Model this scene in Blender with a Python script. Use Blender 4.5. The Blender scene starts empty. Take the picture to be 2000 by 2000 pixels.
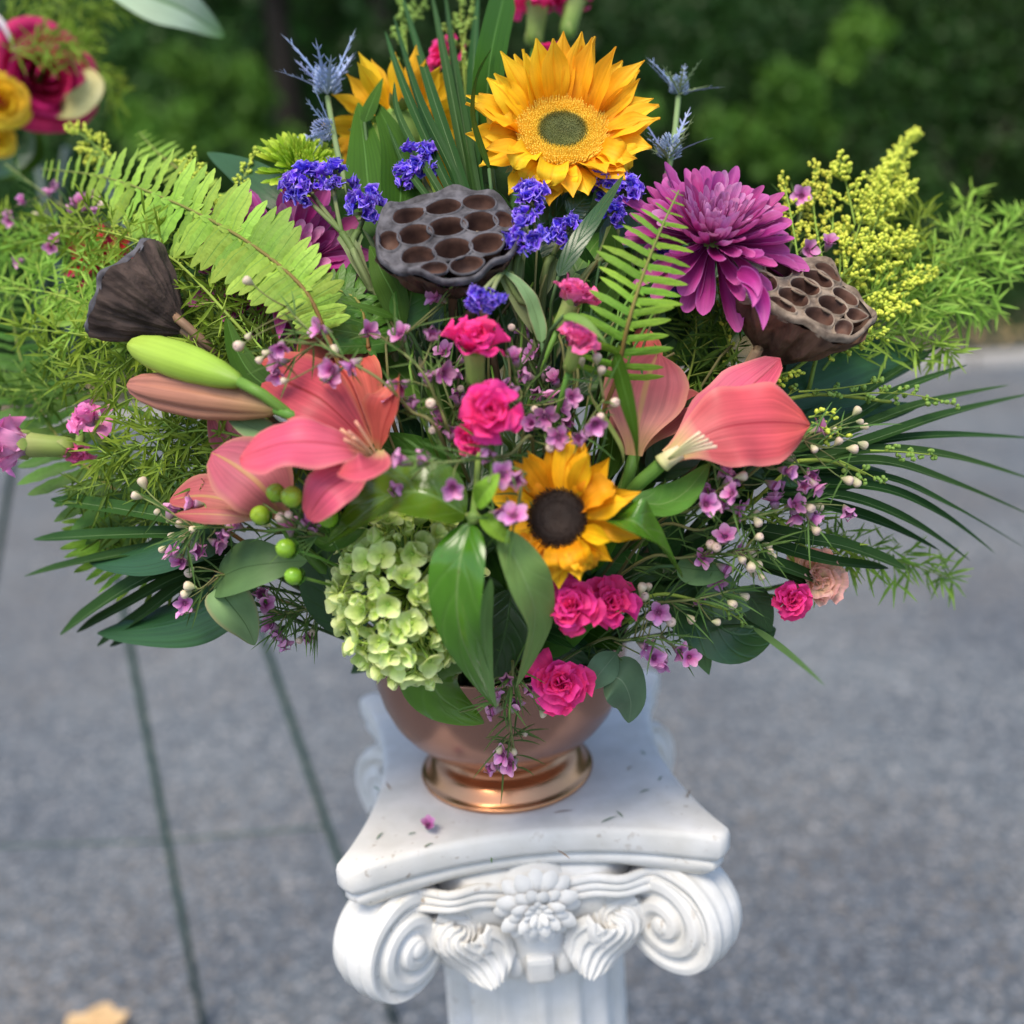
import bpy, bmesh, math, random
from mathutils import Vector, Matrix, Quaternion, noise
R = math.radians
scene = bpy.context.scene
COL = scene.collection

# ------------------------------------------------------------------ camera, world, sun, exposure
PITCH, ROLL, FPX = R(17.18), R(-3.68), 2166.0
CAM = Vector((0.006, -0.852, 1.382))
_fw = Vector((0, math.cos(PITCH), -math.sin(PITCH))); _up = Vector((0, math.sin(PITCH), math.cos(PITCH))); _rt = Vector((1, 0, 0))
CR = _rt * math.cos(ROLL) + _up * math.sin(ROLL)
CU = -_rt * math.sin(ROLL) + _up * math.cos(ROLL)
cd = bpy.data.cameras.new("camera")
cd.sensor_width = 36; cd.lens = 36 * FPX / 2000; cd.clip_start = 0.02; cd.clip_end = 400
cd.dof.use_dof = True; cd.dof.focus_distance = 0.74; cd.dof.aperture_fstop = 2.7
co = bpy.data.objects.new("camera", cd); COL.objects.link(co)
co.matrix_world = Matrix(((CR.x, CU.x, -_fw.x, CAM.x), (CR.y, CU.y, -_fw.y, CAM.y), (CR.z, CU.z, -_fw.z, CAM.z), (0, 0, 0, 1)))
scene.camera = co

SUN_EL, SUN_AZ = R(62), R(205)      # azimuth clockwise from +Y: behind the camera, a little to its left
world = bpy.data.worlds.new("World"); scene.world = world; world.use_nodes = True
wn = world.node_tree; sky = wn.nodes.new("ShaderNodeTexSky"); sky.sky_type = 'NISHITA'; sky.sun_disc = False
sky.sun_elevation = SUN_EL; sky.sun_rotation = SUN_AZ; sky.dust_density = 1.5; sky.ozone_density = 1.0; sky.air_density = 1.0
bg = wn.nodes["Background"]; bg.inputs[1].default_value = 0.145
wn.links.new(sky.outputs[0], bg.inputs[0])
sl = bpy.data.lights.new("sun", 'SUN'); sl.energy = 2.3; sl.angle = R(30); sl.color = (1, 0.90, 0.74)
so = bpy.data.objects.new("sun", sl); COL.objects.link(so)
sdir = Vector((math.sin(SUN_AZ) * math.cos(SUN_EL), math.cos(SUN_AZ) * math.cos(SUN_EL), math.sin(SUN_EL)))
so.rotation_euler = (-sdir).to_track_quat('-Z', 'Y').to_euler(); so.location = (0, 0, 6)
scene.view_settings.view_transform = 'Standard'; scene.view_settings.look = 'None'
scene.view_settings.gamma = 1; scene.view_settings.use_curve_mapping = False
scene.view_settings.exposure = 0.76
scene.cycles.use_denoising = True
scene.cycles.max_bounces = 8; scene.cycles.transparent_max_bounces = 4

# ------------------------------------------------------------------ pixel -> point helpers (photo is 2000 x 2000)
def ray(px, py): return (_fw * FPX + CR * (px - 1000) - CU * (py - 1000)).normalized()
def Q(px, py, y):
    d = ray(px, py); return CAM + d * ((y - CAM.y) / d.y)
def G(px, py, z=0.0):
    d = ray(px, py); return CAM + d * ((z - CAM.z) / d.z)
def dome(px, py):
    dx = (px - 1000) / 1080; dy = (py - 900) / 900
    y = -0.23 * math.sqrt(max(0, 1 - dx * dx - dy * dy)) + 0.02
    if py < 900: y += 0.14 * (900 - py) / 900
    return y
def P(px, py, off=0.0): return Q(px, py, dome(px, py) + off)
def mpp(p): return (p - CAM).dot(_fw) / FPX           # metres per photo pixel at a point
def face(p, r=0, u=0, k=1): return ((CAM - p).normalized() * k + CR * r + CU * u).normalized()
def frame(p, z, roll=0.0, s=1.0, upv=None):
    z = z.normalized(); upv = upv or CU
    if abs(z.dot(upv)) > 0.97: upv = _fw
    x = upv.cross(z).normalized(); y = z.cross(x)
    M = Matrix(((x.x, y.x, z.x, p.x), (x.y, y.y, z.y, p.y), (x.z, y.z, z.z, p.z), (0, 0, 0, 1)))
    return M @ Matrix.Rotation(roll, 4, 'Z') @ Matrix.Scale(s, 4)

# ------------------------------------------------------------------ mesh building
def bez(pts, t):
    q = [Vector(p) for p in pts]
    while len(q) > 1: q = [a.lerp(b, t) for a, b in zip(q, q[1:])]
    return q[0]
def cat(pts, t):
    n = len(pts) - 1; f = min(t * n, n - 1e-6); i = int(f); f -= i
    p0 = pts[max(i - 1, 0)]; p1 = pts[i]; p2 = pts[i + 1]; p3 = pts[min(i + 2, n)]
    return 0.5 * ((2 * p1) + (p2 - p0) * f + (2 * p0 - 5 * p1 + 4 * p2 - p3) * f * f + (3 * p1 - p0 - 3 * p2 + p3) * f ** 3)
def smooth(a, b, x):
    x = max(0, min(1, (x - a) / (b - a))); return x * x * (3 - 2 * x)
PROF = {
    'leaf': lambda v: max(.03, (math.sin(math.pi * v ** .8)) ** .9),
    'ovate': lambda v: max(.03, math.sin(math.pi * v ** .62) ** .85),
    'lance': lambda v: max(.02, math.sin(math.pi * v ** .7) ** .7 * (1 - .3 * v)),
    'strap': lambda v: max(.03, min(1, v * 5 + .35) * min(1, (1 - v) * 2.6) ** .7),
    'ray': lambda v: max(.04, (.42 + .58 * math.sin(math.pi * min(1, v * .95 + .05))) * min(1, (1 - v) * 3.2) ** .75),
    'mum': lambda v: .45 + .55 * smooth(0, .6, v),
    'fan': lambda v: .16 + .84 * v ** 1.1,
    'round': lambda v: .25 + .75 * smooth(0, .45, v),
    'lily': lambda v: max(.02, (.20 + .80 * smooth(0, .48, v)) * min(1, (1 - v) * 3.2) ** .52),
    'spoon': lambda v: max(.03, (.20 + .80 * smooth(0, .5, v)) * min(1, (1 - v) * 4.6) ** .5),
    'blunt': lambda v: max(.05, min(1, v * 4 + .3) * min(1, (1 - v) * 7 + .12)),
    'needle': lambda v: max(.15, math.sin(math.pi * (v * .85 + .12))),
    'pinna': lambda v: max(.08, min(1, v * 4 + .7) * min(1, (1 - v) * 3) ** .55),
}
class MB:
    def __init__(s): s.v = []; s.f = []; s.uv = []; s.m = []
    def grid(s, fn, nu, nv, mat=0, wrap=False):
        b = len(s.v); cols = nu if wrap else nu + 1
        for i in range(nv + 1):
            for j in range(cols):
                s.v.append(tuple(fn(j / nu, i / nv))); s.uv.append((j / nu, i / nv))
        for i in range(nv):
            for j in range(nu):
                j2 = (j + 1) % cols
                s.f.append((b + i * cols + j, b + i * cols + j2, b + (i + 1) * cols + j2, b + (i + 1) * cols + j)); s.m.append(mat)
    def strip(s, pts, w, nrm, prof='leaf', nu=4, nv=10, cup=0, fold=0, ruf=0, rufn=3, twist=0, tr=0, serr=0, seed=0, mat=0, curve=bez, bump=0):
        rg = random.Random(seed); pf = PROF[prof]; b = len(s.v); n0 = Vector(nrm).normalized()
        ph = [rg.uniform(0, 6.28) for _ in range(4)]; jag = [rg.uniform(-1, 1) for _ in range(nu + 1)]
        for i in range(nv + 1):
            v = i / nv; hw = w / 2 * pf(v)
            t = (curve(pts, min(1, v + .02)) - curve(pts, max(0, v - .02))).normalized()
            sd = t.cross(n0)
            sd = sd.normalized() if sd.length > 1e-5 else Vector((1, 0, 0))
            n2 = sd.cross(t)
            if twist: q = Quaternion(t, twist * v); sd = q @ sd; n2 = q @ n2
            for j in range(nu + 1):
                u = 2 * j / nu - 1
                vv = v * (1 - tr * u * u * v * v)
                if serr: vv += serr * jag[j] * v ** 6
                c = curve(pts, max(0, min(1, vv)))
                if vv > 1: c = c + t * (vv - 1) * (Vector(pts[-1]) - Vector(pts[0])).length
                h = cup * hw * u * u + fold * hw * abs(u)
                if ruf: h += ruf * hw * abs(u) ** 1.5 * math.sin(rufn * 6.28 * v + (ph[0] if u < 0 else ph[1])) + ruf * .6 * w / 2 * v ** 3 * math.sin(rufn * 3 * u + ph[2])
                if bump: h += bump * hw * noise.noise(Vector((u * 2 + ph[0] * 9, v * 3, ph[3] * 9)))
                s.v.append(tuple(c + sd * (u * hw) + n2 * h)); s.uv.append((j / nu, v))
        for i in range(nv):
            for j in range(nu):
                a = b + i * (nu + 1) + j
                s.f.append((a, a + 1, a + nu + 2, a + nu + 1)); s.m.append(mat)
    def tube(s, pts, r0, r1=None, n=6, seg=8, mat=0, curve=bez, rf=None, cap=True):
        r1 = r0 if r1 is None else r1; b = len(s.v); ref = None
        for i in range(seg + 1):
            v = i / seg; c = curve(pts, v)
            t = (curve(pts, min(1, v + .02)) - curve(pts, max(0, v - .02))).normalized()
            if ref is None: ref = t.orthogonal().normalized()
            ref = (ref - t * ref.dot(t)).normalized(); o = t.cross(ref)
            r = rf(v) if rf else r0 + (r1 - r0) * v
            for j in range(n):
                a = 6.2832 * j / n
                s.v.append(tuple(c + (ref * math.cos(a) + o * math.sin(a)) * r)); s.uv.append((j / n, v))
        for i in range(seg):
            for j in range(n):
                j2 = (j + 1) % n
                s.f.append((b + i * n + j, b + i * n + j2, b + (i + 1) * n + j2, b + (i + 1) * n + j)); s.m.append(mat)
        if cap:
            s.f.append(tuple(b + j for j in reversed(range(n)))); s.m.append(mat)
            s.f.append(tuple(b + seg * n + j for j in range(n))); s.m.append(mat)
    def lathe(s, prof, n=32, M=None, mat=0, rad=None, vs=None):
        b = len(s.v); M = M or Matrix()
        for i, (r, z) in enumerate(prof):
            for j in range(n):
                a = 6.2832 * j / n; rr = r * (rad(a, i / (len(prof) - 1)) if rad else 1)
                s.v.append(tuple(M @ Vector((rr * math.cos(a), rr * math.sin(a), z)))); s.uv.append((j / n, i / (len(prof) - 1)))
        for i in range(len(prof) - 1):
            for j in range(n):
                j2 = (j + 1) % n
                s.f.append((b + i * n + j, b + i * n + j2, b + (i + 1) * n + j2, b + (i + 1) * n + j)); s.m.append(mat)
    def ball(s, c, r, n=8, m=5, mat=0, sq=(1, 1, 1), M=None):
        b = len(s.v); c = Vector(c)
        for i in range(m + 1):
            th = math.pi * i / m
            for j in range(n):
                a = 6.2832 * j / n
                d = Vector((math.sin(th) * math.cos(a) * sq[0], math.sin(th) * math.sin(a) * sq[1], math.cos(th) * sq[2])) * r
                if M: d = M @ d
                s.v.append(tuple(c + d)); s.uv.append((j / n, i / m))
        for i in range(m):
            for j in range(n):
                j2 = (j + 1) % n
                s.f.append((b + i * n + j, b + i * n + j2, b + (i + 1) * n + j2, b + (i + 1) * n + j)); s.m.append(mat)
    def bud(s, p, d, r, L, mat=0):          # small 5-sided drop
        b = len(s.v); d = d.normalized(); x = d.orthogonal().normalized(); y = d.cross(x)
        for rr, h in ((.35, 0), (1, .45), (.7, .85)):
            for j in range(5):
                a = 1.2566 * j
                s.v.append(tuple(p + d * (h * L) + (x * math.cos(a) + y * math.sin(a)) * (rr * r))); s.uv.append((j / 5, h))
        s.v.append(tuple(p + d * L)); s.uv.append((.5, 1))
        for i in range(2):
            for j in range(5):
                j2 = (j + 1) % 5
                s.f.append((b + i * 5 + j, b + i * 5 + j2, b + i * 5 + 5 + j2, b + i * 5 + 5 + j)); s.m.append(mat)
        for j in range(5): s.f.append((b + 10 + j, b + 10 + (j + 1) % 5, b + 15)); s.m.append(mat)
    def mesh(s, name, mats, smooth=True, origin=None):
        me = bpy.data.meshes.new(name)
        vs = s.v if origin is None else [(x - origin.x, y - origin.y, z - origin.z) for x, y, z in s.v]
        me.from_pydata(vs, [], s.f)
        for m in (mats if isinstance(mats, (list, tuple)) else [mats]): me.materials.append(m)
        uvl = me.uv_layers.new(name="UVMap"); buf = []
        for f in s.f:
            us = [s.uv[i] for i in f]
            if max(u[0] for u in us) - min(u[0] for u in us) > .6: us = [(u[0] + 1 if u[0] < .4 else u[0], u[1]) for u in us]
            for u in us: buf += u
        uvl.data.foreach_set("uv", buf)
        if smooth: me.polygons.foreach_set("use_smooth", [True] * len(s.f))
        if any(s.m): me.polygons.foreach_set("material_index", s.m)
        me.update(); return me

# ------------------------------------------------------------------ objects
WM = {}
def thing(name, label, cat_, p=None, M=None, group=None):
    o = bpy.data.objects.new(name, None); COL.objects.link(o); o.empty_display_size = .02
    M = M if M is not None else Matrix.Translation(p); o.matrix_basis = M; WM[o.name] = M
    o['label'] = label; o['category'] = cat_
    if group: o['group'] = group
    return o
def part(name, me, par, M=None, label=None, kind=None, world=False):
    o = bpy.data.objects.new(name, me); COL.objects.link(o); o.parent = par
    L = WM[par.name].inverted() if world else (M if M is not None else Matrix())
    o.matrix_basis = L; WM[o.name] = WM[par.name] @ L
    if label: o['label'] = label
    if kind: o['kind'] = kind
    return o
def solo(name, mb, mats, label, cat_, origin, group=None, kind=None, smooth=True):
    o = bpy.data.objects.new(name, mb.mesh(name, mats, smooth, origin)); COL.objects.link(o); o.location = origin
    if label: o['label'] = label; o['category'] = cat_
    if group: o['group'] = group
    if kind: o['kind'] = kind
    return o
def struct(name, mb, mats, smooth=False):
    o = bpy.data.objects.new(name, mb.mesh(name, mats, smooth)); COL.objects.link(o); o['kind'] = 'structure'; return o
_sr = random.Random(99)
def bowl_point():
    a = _sr.uniform(0, 6.28); r = .065 * math.sqrt(_sr.random())
    return Vector((r * math.cos(a), r * math.sin(a), 0.965))
def stem(root, p, back, r, mat, name='stem', L=None, end=None, n=6, seg=10):
    e = end or bowl_point(); L = L or min(.10, (e - p).length * .45)
    mb = MB(); mb.tube([p, p + back.normalized() * L, e.lerp(p, .35) + Vector((0, 0, .02)), e], r, r, n=n, seg=seg)
    return part(name, mb.mesh(name, mat), root, world=True)

# ------------------------------------------------------------------ materials
def nt(name):
    m = bpy.data.materials.new(name); m.use_nodes = True; t = m.node_tree
    return m, t, t.nodes["Principled BSDF"], t.nodes["Material Output"]
def N(t, typ, **kw):
    n = t.nodes.new(typ)
    for k, v in kw.items(): setattr(n, k, v)
    return n
def ramp(t, stops):
    n = N(t, "ShaderNodeValToRGB"); e = n.color_ramp.elements
    while len(e) < len(stops): e.new(.5)
    for el, (p, c) in zip(e, stops): el.position = p; el.color = (*c, 1) if len(c) == 3 else c
    return n
def mix(t, a, b, fac, mode='MIX'):
    n = N(t, "ShaderNodeMix", data_type='RGBA', blend_type=mode)
    for i, x in ((0, fac), (6, a), (7, b)):
        if hasattr(x, 'is_linked') or isinstance(x, bpy.types.NodeSocket): t.links.new(x, n.inputs[i])
        else: n.inputs[i].default_value = x if i == 0 else (*x, 1)
    return n.outputs[2]
def mth(t, op, a, b=0.0, c=None):
    n = N(t, "ShaderNodeMath", operation=op)
    for i, x in enumerate((a, b) if c is None else (a, b, c)):
        if isinstance(x, bpy.types.NodeSocket): t.links.new(x, n.inputs[i])
        else: n.inputs[i].default_value = x
    return n.outputs[0]
def petal_mat(name, stops, rough=.55, trans=.25, streak=.35, su=14, sv=1.2, var=.12, mid=None, edge=None, spec=.22, veins=0, bump=.25, huevar=.015, midw=.06, blot=.22, spots=0):
    """soft petal or leaf: colour ramp along its length, fine lengthwise streaks, midrib, veins, random shift per piece"""
    m, t, bs, out = nt(name); L = t.links
    uv = N(t, "ShaderNodeUVMap"); sx = N(t, "ShaderNodeSeparateXYZ"); L.new(uv.outputs[0], sx.inputs[0])
    rp = ramp(t, stops); L.new(sx.outputs[1], rp.inputs[0]); col = rp.outputs[0]
    oi = N(t, "ShaderNodeObjectInfo")
    mp = N(t, "ShaderNodeMapping"); mp.inputs['Scale'].default_value = (su, sv, 1); L.new(uv.outputs[0], mp.inputs[0])
    add = N(t, "ShaderNodeVectorMath", operation='ADD'); L.new(mp.outputs[0], add.inputs[0])
    sc = N(t, "ShaderNodeVectorMath", operation='SCALE'); L.new(oi.outputs['Random'], sc.inputs['Scale']); sc.inputs[0].default_value = (31, 17, 5); L.new(sc.outputs[0], add.inputs[1])
    ns = N(t, "ShaderNodeTexNoise"); ns.inputs['Scale'].default_value = 1; ns.inputs['Detail'].default_value = 4; L.new(add.outputs[0], ns.inputs[0])
    f = mth(t, 'MULTIPLY_ADD', ns.outputs[0], streak * 2, 1 - streak)
    ad2 = N(t, "ShaderNodeVectorMath", operation='MULTIPLY_ADD'); L.new(uv.outputs[0], ad2.inputs[0]); ad2.inputs[1].default_value = (2.2, 3.2, 1); L.new(sc.outputs[0], ad2.inputs[2])
    nb = N(t, "ShaderNodeTexNoise"); nb.inputs['Scale'].default_value = 1; nb.inputs['Detail'].default_value = 3; L.new(ad2.outputs[0], nb.inputs[0])
    f = mth(t, 'MULTIPLY', f, mth(t, 'MULTIPLY_ADD', nb.outputs[0], 2 * blot, 1 - blot))
    hv = N(t, "ShaderNodeHueSaturation"); L.new(col, hv.inputs['Color'])
    L.new(mth(t, 'MULTIPLY_ADD', oi.outputs['Random'], 2 * huevar, .5 - huevar), hv.inputs['Hue'])
    r2 = mth(t, 'FRACT', mth(t, 'MULTIPLY', oi.outputs['Random'], 7.31))
    L.new(mth(t, 'MULTIPLY', f, mth(t, 'MULTIPLY_ADD', r2, 2 * var, 1 - var)), hv.inputs['Value'])
    col = hv.outputs[0]
    au = mth(t, 'ABSOLUTE', mth(t, 'SUBTRACT', sx.outputs[0], .5))
    h = ns.outputs[0]
    if veins:
        wv = mth(t, 'SINE', mth(t, 'MULTIPLY', mth(t, 'SUBTRACT', sx.outputs[1], mth(t, 'MULTIPLY', au, .55)), veins * 6.2832))
        ve = mth(t, 'POWER', mth(t, 'MULTIPLY_ADD', wv, .5, .5), 10)
        col = mix(t, col, mid or (.2, .3, .1), mth(t, 'MULTIPLY', ve, .14)); h = mth(t, 'SUBTRACT', h, mth(t, 'MULTIPLY', ve, .6))
    if mid:
        mr = N(t, "ShaderNodeMapRange"); mr.inputs['From Min'].default_value = midw; mr.inputs['From Max'].default_value = midw * .3; L.new(au, mr.inputs[0])
        col = mix(t, col, mid, mth(t, 'MULTIPLY', mr.outputs[0], .8)); h = mth(t, 'SUBTRACT', h, mth(t, 'MULTIPLY', mr.outputs[0], .8))
    if edge:
        mr = N(t, "ShaderNodeMapRange"); mr.inputs['From Min'].default_value = .40; mr.inputs['From Max'].default_value = .5; L.new(au, mr.inputs[0])
        col = mix(t, col, edge, mth(t, 'MULTIPLY', mr.outputs[0], .7))
    if spots:
        n4 = N(t, "ShaderNodeTexNoise"); n4.inputs['Scale'].default_value = 9; n4.inputs['Detail'].default_value = 2; L.new(ad2.outputs[0], n4.inputs[0])
        mr = N(t, "ShaderNodeMapRange"); mr.inputs['From Min'].default_value = .70; mr.inputs['From Max'].default_value = .76; L.new(n4.outputs[0], mr.inputs[0]); col = mix(t, col, (.10, .06, .025), mth(t, 'MULTIPLY', mr.outputs[0], spots))
    L.new(col, bs.inputs['Base Color']); bs.inputs['Roughness'].default_value = rough; bs.inputs['Specular IOR Level'].default_value = spec
    if bump:
        bp = N(t, "ShaderNodeBump"); bp.inputs['Strength'].default_value = bump; bp.inputs['Distance'].default_value = .001; L.new(h, bp.inputs['Height']); L.new(bp.outputs[0], bs.inputs['Normal'])
    if trans:
        tr = N(t, "ShaderNodeBsdfTranslucent"); L.new(col, tr.inputs[0]); ms = N(t, "ShaderNodeMixShader"); ms.inputs[0].default_value = trans
        L.new(bs.outputs[0], ms.inputs[1]); L.new(tr.outputs[0], ms.inputs[2]); L.new(ms.outputs[0], out.inputs[0])
    return m
def solid_mat(name, c1, c2=None, scale=60, rough=.6, metal=0, bump=.2, spec=.4, dist=.001, detail=6, lo=.35, hi=.65, stretch=(1, 1, 1)):
    m, t, bs, out = nt(name); L = t.links
    tc = N(t, "ShaderNodeTexCoord"); mp = N(t, "ShaderNodeMapping"); mp.inputs['Scale'].default_value = stretch; L.new(tc.outputs['Object'], mp.inputs[0])
    ns = N(t, "ShaderNodeTexNoise"); ns.inputs['Scale'].default_value = scale; ns.inputs['Detail'].default_value = detail; L.new(mp.outputs[0], ns.inputs[0])
    rp = ramp(t, [(lo, c1), (hi, c2 or c1)]); L.new(ns.outputs[0], rp.inputs[0]); L.new(rp.outputs[0], bs.inputs['Base Color'])
    bs.inputs['Roughness'].default_value = rough; bs.inputs['Metallic'].default_value = metal; bs.inputs['Specular IOR Level'].default_value = spec
    if bump:
        bp = N(t, "ShaderNodeBump"); bp.inputs['Strength'].default_value = bump; bp.inputs['Distance'].default_value = dist; L.new(ns.outputs[0], bp.inputs['Height']); L.new(bp.outputs[0], bs.inputs['Normal'])
    return m
PM = petal_mat
mSUN = PM('sunflower_petal', [(0, (.86, .34, .006)), (.4, (.93, .50, .012)), (1, (.94, .56, .03))], streak=.2, mid=(.85, .40, .008), var=.10)
mSUN2 = PM('sunflower_petal_deep', [(0, (.75, .30, .005)), (.5, (.88, .43, .008)), (1, (.90, .48, .015))], streak=.2, mid=(.75, .32, .006), var=.10)
mLILY = PM('lily_petal', [(0, (.48, .24, .10)), (.16, (.50, .075, .07)), (.6, (.57, .075, .085)), (1, (.64, .15, .11))], streak=.42, su=26, mid=(.30, .025, .025), edge=(.66, .20, .11), rough=.42, midw=.03, huevar=.012)
mLILYP = PM('lily_petal_back', [(0, (.48, .30, .12)), (.3, (.46, .16, .14)), (.7, (.47, .115, .13)), (1, (.46, .10, .115))], streak=.4, su=26, mid=(.52, .30, .12), edge=(.58, .26, .17), rough=.45, midw=.05)
mLILYR = PM('lily_petal_rose', [(0, (.66, .55, .22)), (.12, (.68, .42, .22)), (.28, (.62, .12, .16)), (.7, (.66, .095, .155)), (1, (.64, .10, .12))], streak=.45, su=28, mid=(.36, .03, .045), rough=.42, midw=.02, edge=(.72, .24, .22))
mLBUD = PM('lily_bud_pink', [(0, (.30, .22, .07)), (.3, (.42, .21, .12)), (.75, (.48, .20, .14)), (1, (.62, .30, .12))], streak=.55, su=34, rough=.5, trans=.1)
mGBUD = PM('lily_bud_green', [(0, (.20, .32, .04)), (.3, (.38, .52, .06)), (.8, (.46, .56, .08)), (1, (.58, .52, .22))], streak=.2, su=34, rough=.4, trans=.12)
mSTAM = PM('stamen', [(0, (.62, .60, .25)), (1, (.80, .62, .45))], streak=.1, trans=.15)
mSTAMP = PM('stamen_pink', [(0, (.62, .40, .2)), (1, (.74, .34, .24))], streak=.1, trans=.15)
mPINK = PM('carnation_petal', [(0, (.76, .06, .20)), (.5, (.84, .030, .22)), (1, (.88, .055, .29))], streak=.25, su=9, var=.16, huevar=.012, rough=.6)
mPINKL = PM('carnation_petal_light', [(0, (.84, .60, .66)), (.35, (.80, .20, .40)), (1, (.84, .14, .36))], streak=.25, su=9, var=.14, rough=.6)
mLILAC = PM('carnation_petal_lilac', [(0, (.90, .84, .88)), (.35, (.84, .42, .66)), (1, (.78, .20, .50))], streak=.3, su=9, var=.12, rough=.6)
mREDP = PM('red_petal', [(0, (.45, .02, .05)), (1, (.62, .025, .09))], streak=.3, var=.15)
mCALYX = PM('calyx', [(0, (.16, .28, .05)), (.6, (.24, .33, .08)), (1, (.34, .38, .13))], streak=.2, su=16, trans=.05, rough=.5)
mMUM = PM('mum_petal', [(0, (.26, .014, .13)), (.5, (.40, .03, .22)), (1, (.54, .12, .36))], streak=.3, su=12, var=.15, rough=.5, edge=(.5, .16, .45))
mMUMI = PM('mum_petal_light', [(0, (.36, .035, .20)), (.5, (.56, .14, .40)), (1, (.66, .30, .54))], streak=.3, su=12, var=.15, rough=.5)
mGMUM = PM('green_mum_petal', [(0, (.18, .34, .02)), (.5, (.36, .53, .03)), (1, (.55, .68, .08))], streak=.2, var=.12)
mHYD = PM('hydrangea_petal', [(0, (.46, .64, .10)), (.5, (.66, .79, .25)), (1, (.78, .86, .42))], streak=.12, su=5, var=.12, edge=(.62, .66, .28), huevar=.012)
mHYDC = PM('hydrangea_centre', [(0, (.30, .45, .06)), (1, (.45, .55, .12))], trans=0)
mSTAT = PM('statice_petal', [(0, (.15, .06, .45)), (.5, (.11, .038, .64)), (.85, (.19, .09, .80)), (1, (.46, .34, .90))], streak=.45, su=8, var=.3, huevar=.02, rough=.7)
mSTATC = PM('statice_stalk', [(0, (.10, .16, .04)), (1, (.26, .28, .14))], streak=.4, var=.2, trans=.1)
mWAX = PM('waxflower_petal', [(0, (.42, .05, .24)), (.4, (.62, .20, .46)), (1, (.74, .38, .60))], streak=.2, su=4, var=.2, rough=.4, huevar=.02)
mWAXC = PM('waxflower_cup', [(0, (.22, .30, .08)), (.5, (.42, .20, .34)), (1, (.25, .03, .14))], streak=.2, var=.15, rough=.4, trans=.1)
mWBUD = PM('waxflower_bud', [(0, (.30, .36, .14)), (.45, (.62, .52, .36)), (.8, (.68, .48, .42)), (1, (.40, .30, .2))], streak=.15, var=.12, rough=.45, trans=.05)
mWSTEM = PM('waxflower_stem', [(0, (.16, .13, .05)), (1, (.20, .26, .08))], streak=.3, var=.2, trans=0)
mWNEED = PM('waxflower_needle', [(0, (.07, .13, .03)), (1, (.09, .17, .035))], streak=.3, var=.25, trans=.15)
mASP = PM('asparagus_needle', [(0, (.15, .26, .018)), (1, (.30, .41, .04))], streak=.3, var=.2, trans=.3)
mASPL = PM('asparagus_needle_light', [(0, (.18, .35, .035)), (1, (.33, .50, .08))], streak=.3, var=.2, trans=.3)
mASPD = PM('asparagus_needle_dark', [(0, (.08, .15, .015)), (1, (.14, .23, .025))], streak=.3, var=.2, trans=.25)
mFERN = PM('fern_leaflet', [(0, (.15, .32, .025)), (1, (.25, .43, .04))], streak=.25, su=3, sv=14, var=.22, mid=(.22, .40, .06), trans=.3, bump=.5)
mFERNL = PM('fern_leaflet_light', [(0, (.23, .40, .04)), (1, (.35, .52, .08))], streak=.25, su=3, sv=16, var=.24, mid=(.2, .37, .06), trans=.3, bump=.5)
mFERND = PM('fern_leaflet_dark', [(0, (.05, .12, .015)), (1, (.09, .19, .03))], streak=.25, su=3, sv=14, var=.15, trans=.2)
mRACH = PM('fern_rachis', [(0, (.20, .10, .03)), (1, (.22, .30, .06))], trans=0)
mLEAF = PM('glossy_leaf', [(0, (.060, .150, .008)), (1, (.085, .195, .012))], streak=.35, su=3, sv=3, rough=.22, spec=.55, mid=(.15, .26, .06), veins=5, spots=.7, trans=.12, midw=.035, bump=.35)
mLEAFB = PM('leaf_underside', [(0, (.17, .29, .075)), (1, (.19, .32, .085))], streak=.2, su=3, sv=3, rough=.55, mid=(.25, .38, .13), veins=6, spots=.8, trans=.2, midw=.03)
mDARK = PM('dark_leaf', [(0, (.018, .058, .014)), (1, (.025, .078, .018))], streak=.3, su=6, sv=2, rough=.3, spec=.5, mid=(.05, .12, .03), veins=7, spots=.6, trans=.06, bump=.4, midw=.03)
mASPI = PM('aspidistra_leaf', [(0, (.020, .070, .022)), (1, (.028, .088, .026))], streak=.45, su=26, sv=.6, rough=.36, spec=.35, spots=.5, trans=.05, bump=.5)
mSTRAP = PM('strap_leaf', [(0, (.024, .070, .006)), (1, (.046, .115, .009))], streak=.4, su=20, sv=.5, rough=.55, spec=.12, trans=.2, mid=(.09, .2, .04), midw=.03)
mMEDL = PM('mid_leaf', [(0, (.06, .15, .02)), (1, (.08, .20, .03))], streak=.25, su=6, sv=2, rough=.35, mid=(.16, .28, .07), veins=5, trans=.2, midw=.03)
mPALM = PM('palm_blade', [(0, (.018, .052, .011)), (1, (.030, .078, .017))], streak=.35, su=18, sv=.4, rough=.55, spec=.1, trans=.08, mid=(.15, .22, .10), midw=.03)
mEUC = PM('eucalyptus_leaf', [(0, (.10, .17, .085)), (1, (.12, .20, .11))], streak=.2, su=4, sv=3, rough=.6, mid=(.2, .28, .16), trans=.1, midw=.02)
mGREY = PM('grey_green_leaf', [(0, (.075, .14, .045)), (1, (.095, .17, .06))], streak=.2, su=4, sv=3, rough=.5, mid=(.05, .10, .03), trans=.1, midw=.02)
mGREYL = PM('grey_green_leaf_pale', [(0, (.17, .28, .11)), (1, (.19, .29, .13))], streak=.2, su=4, sv=3, rough=.55, mid=(.07, .13, .04), edge=(.28, .22, .12), trans=.1, midw=.02)
mSTEM = PM('green_stem', [(0, (.13, .26, .04)), (1, (.09, .18, .03))], streak=.25, trans=0, rough=.45)
mSTEMD = PM('dark_stem', [(0, (.06, .12, .04)), (1, (.05, .09, .03))], streak=.25, trans=0)
mBROWNST = PM('brown_stem', [(0, (.30, .20, .12)), (1, (.18, .11, .06))], streak=.3, trans=0)
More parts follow.
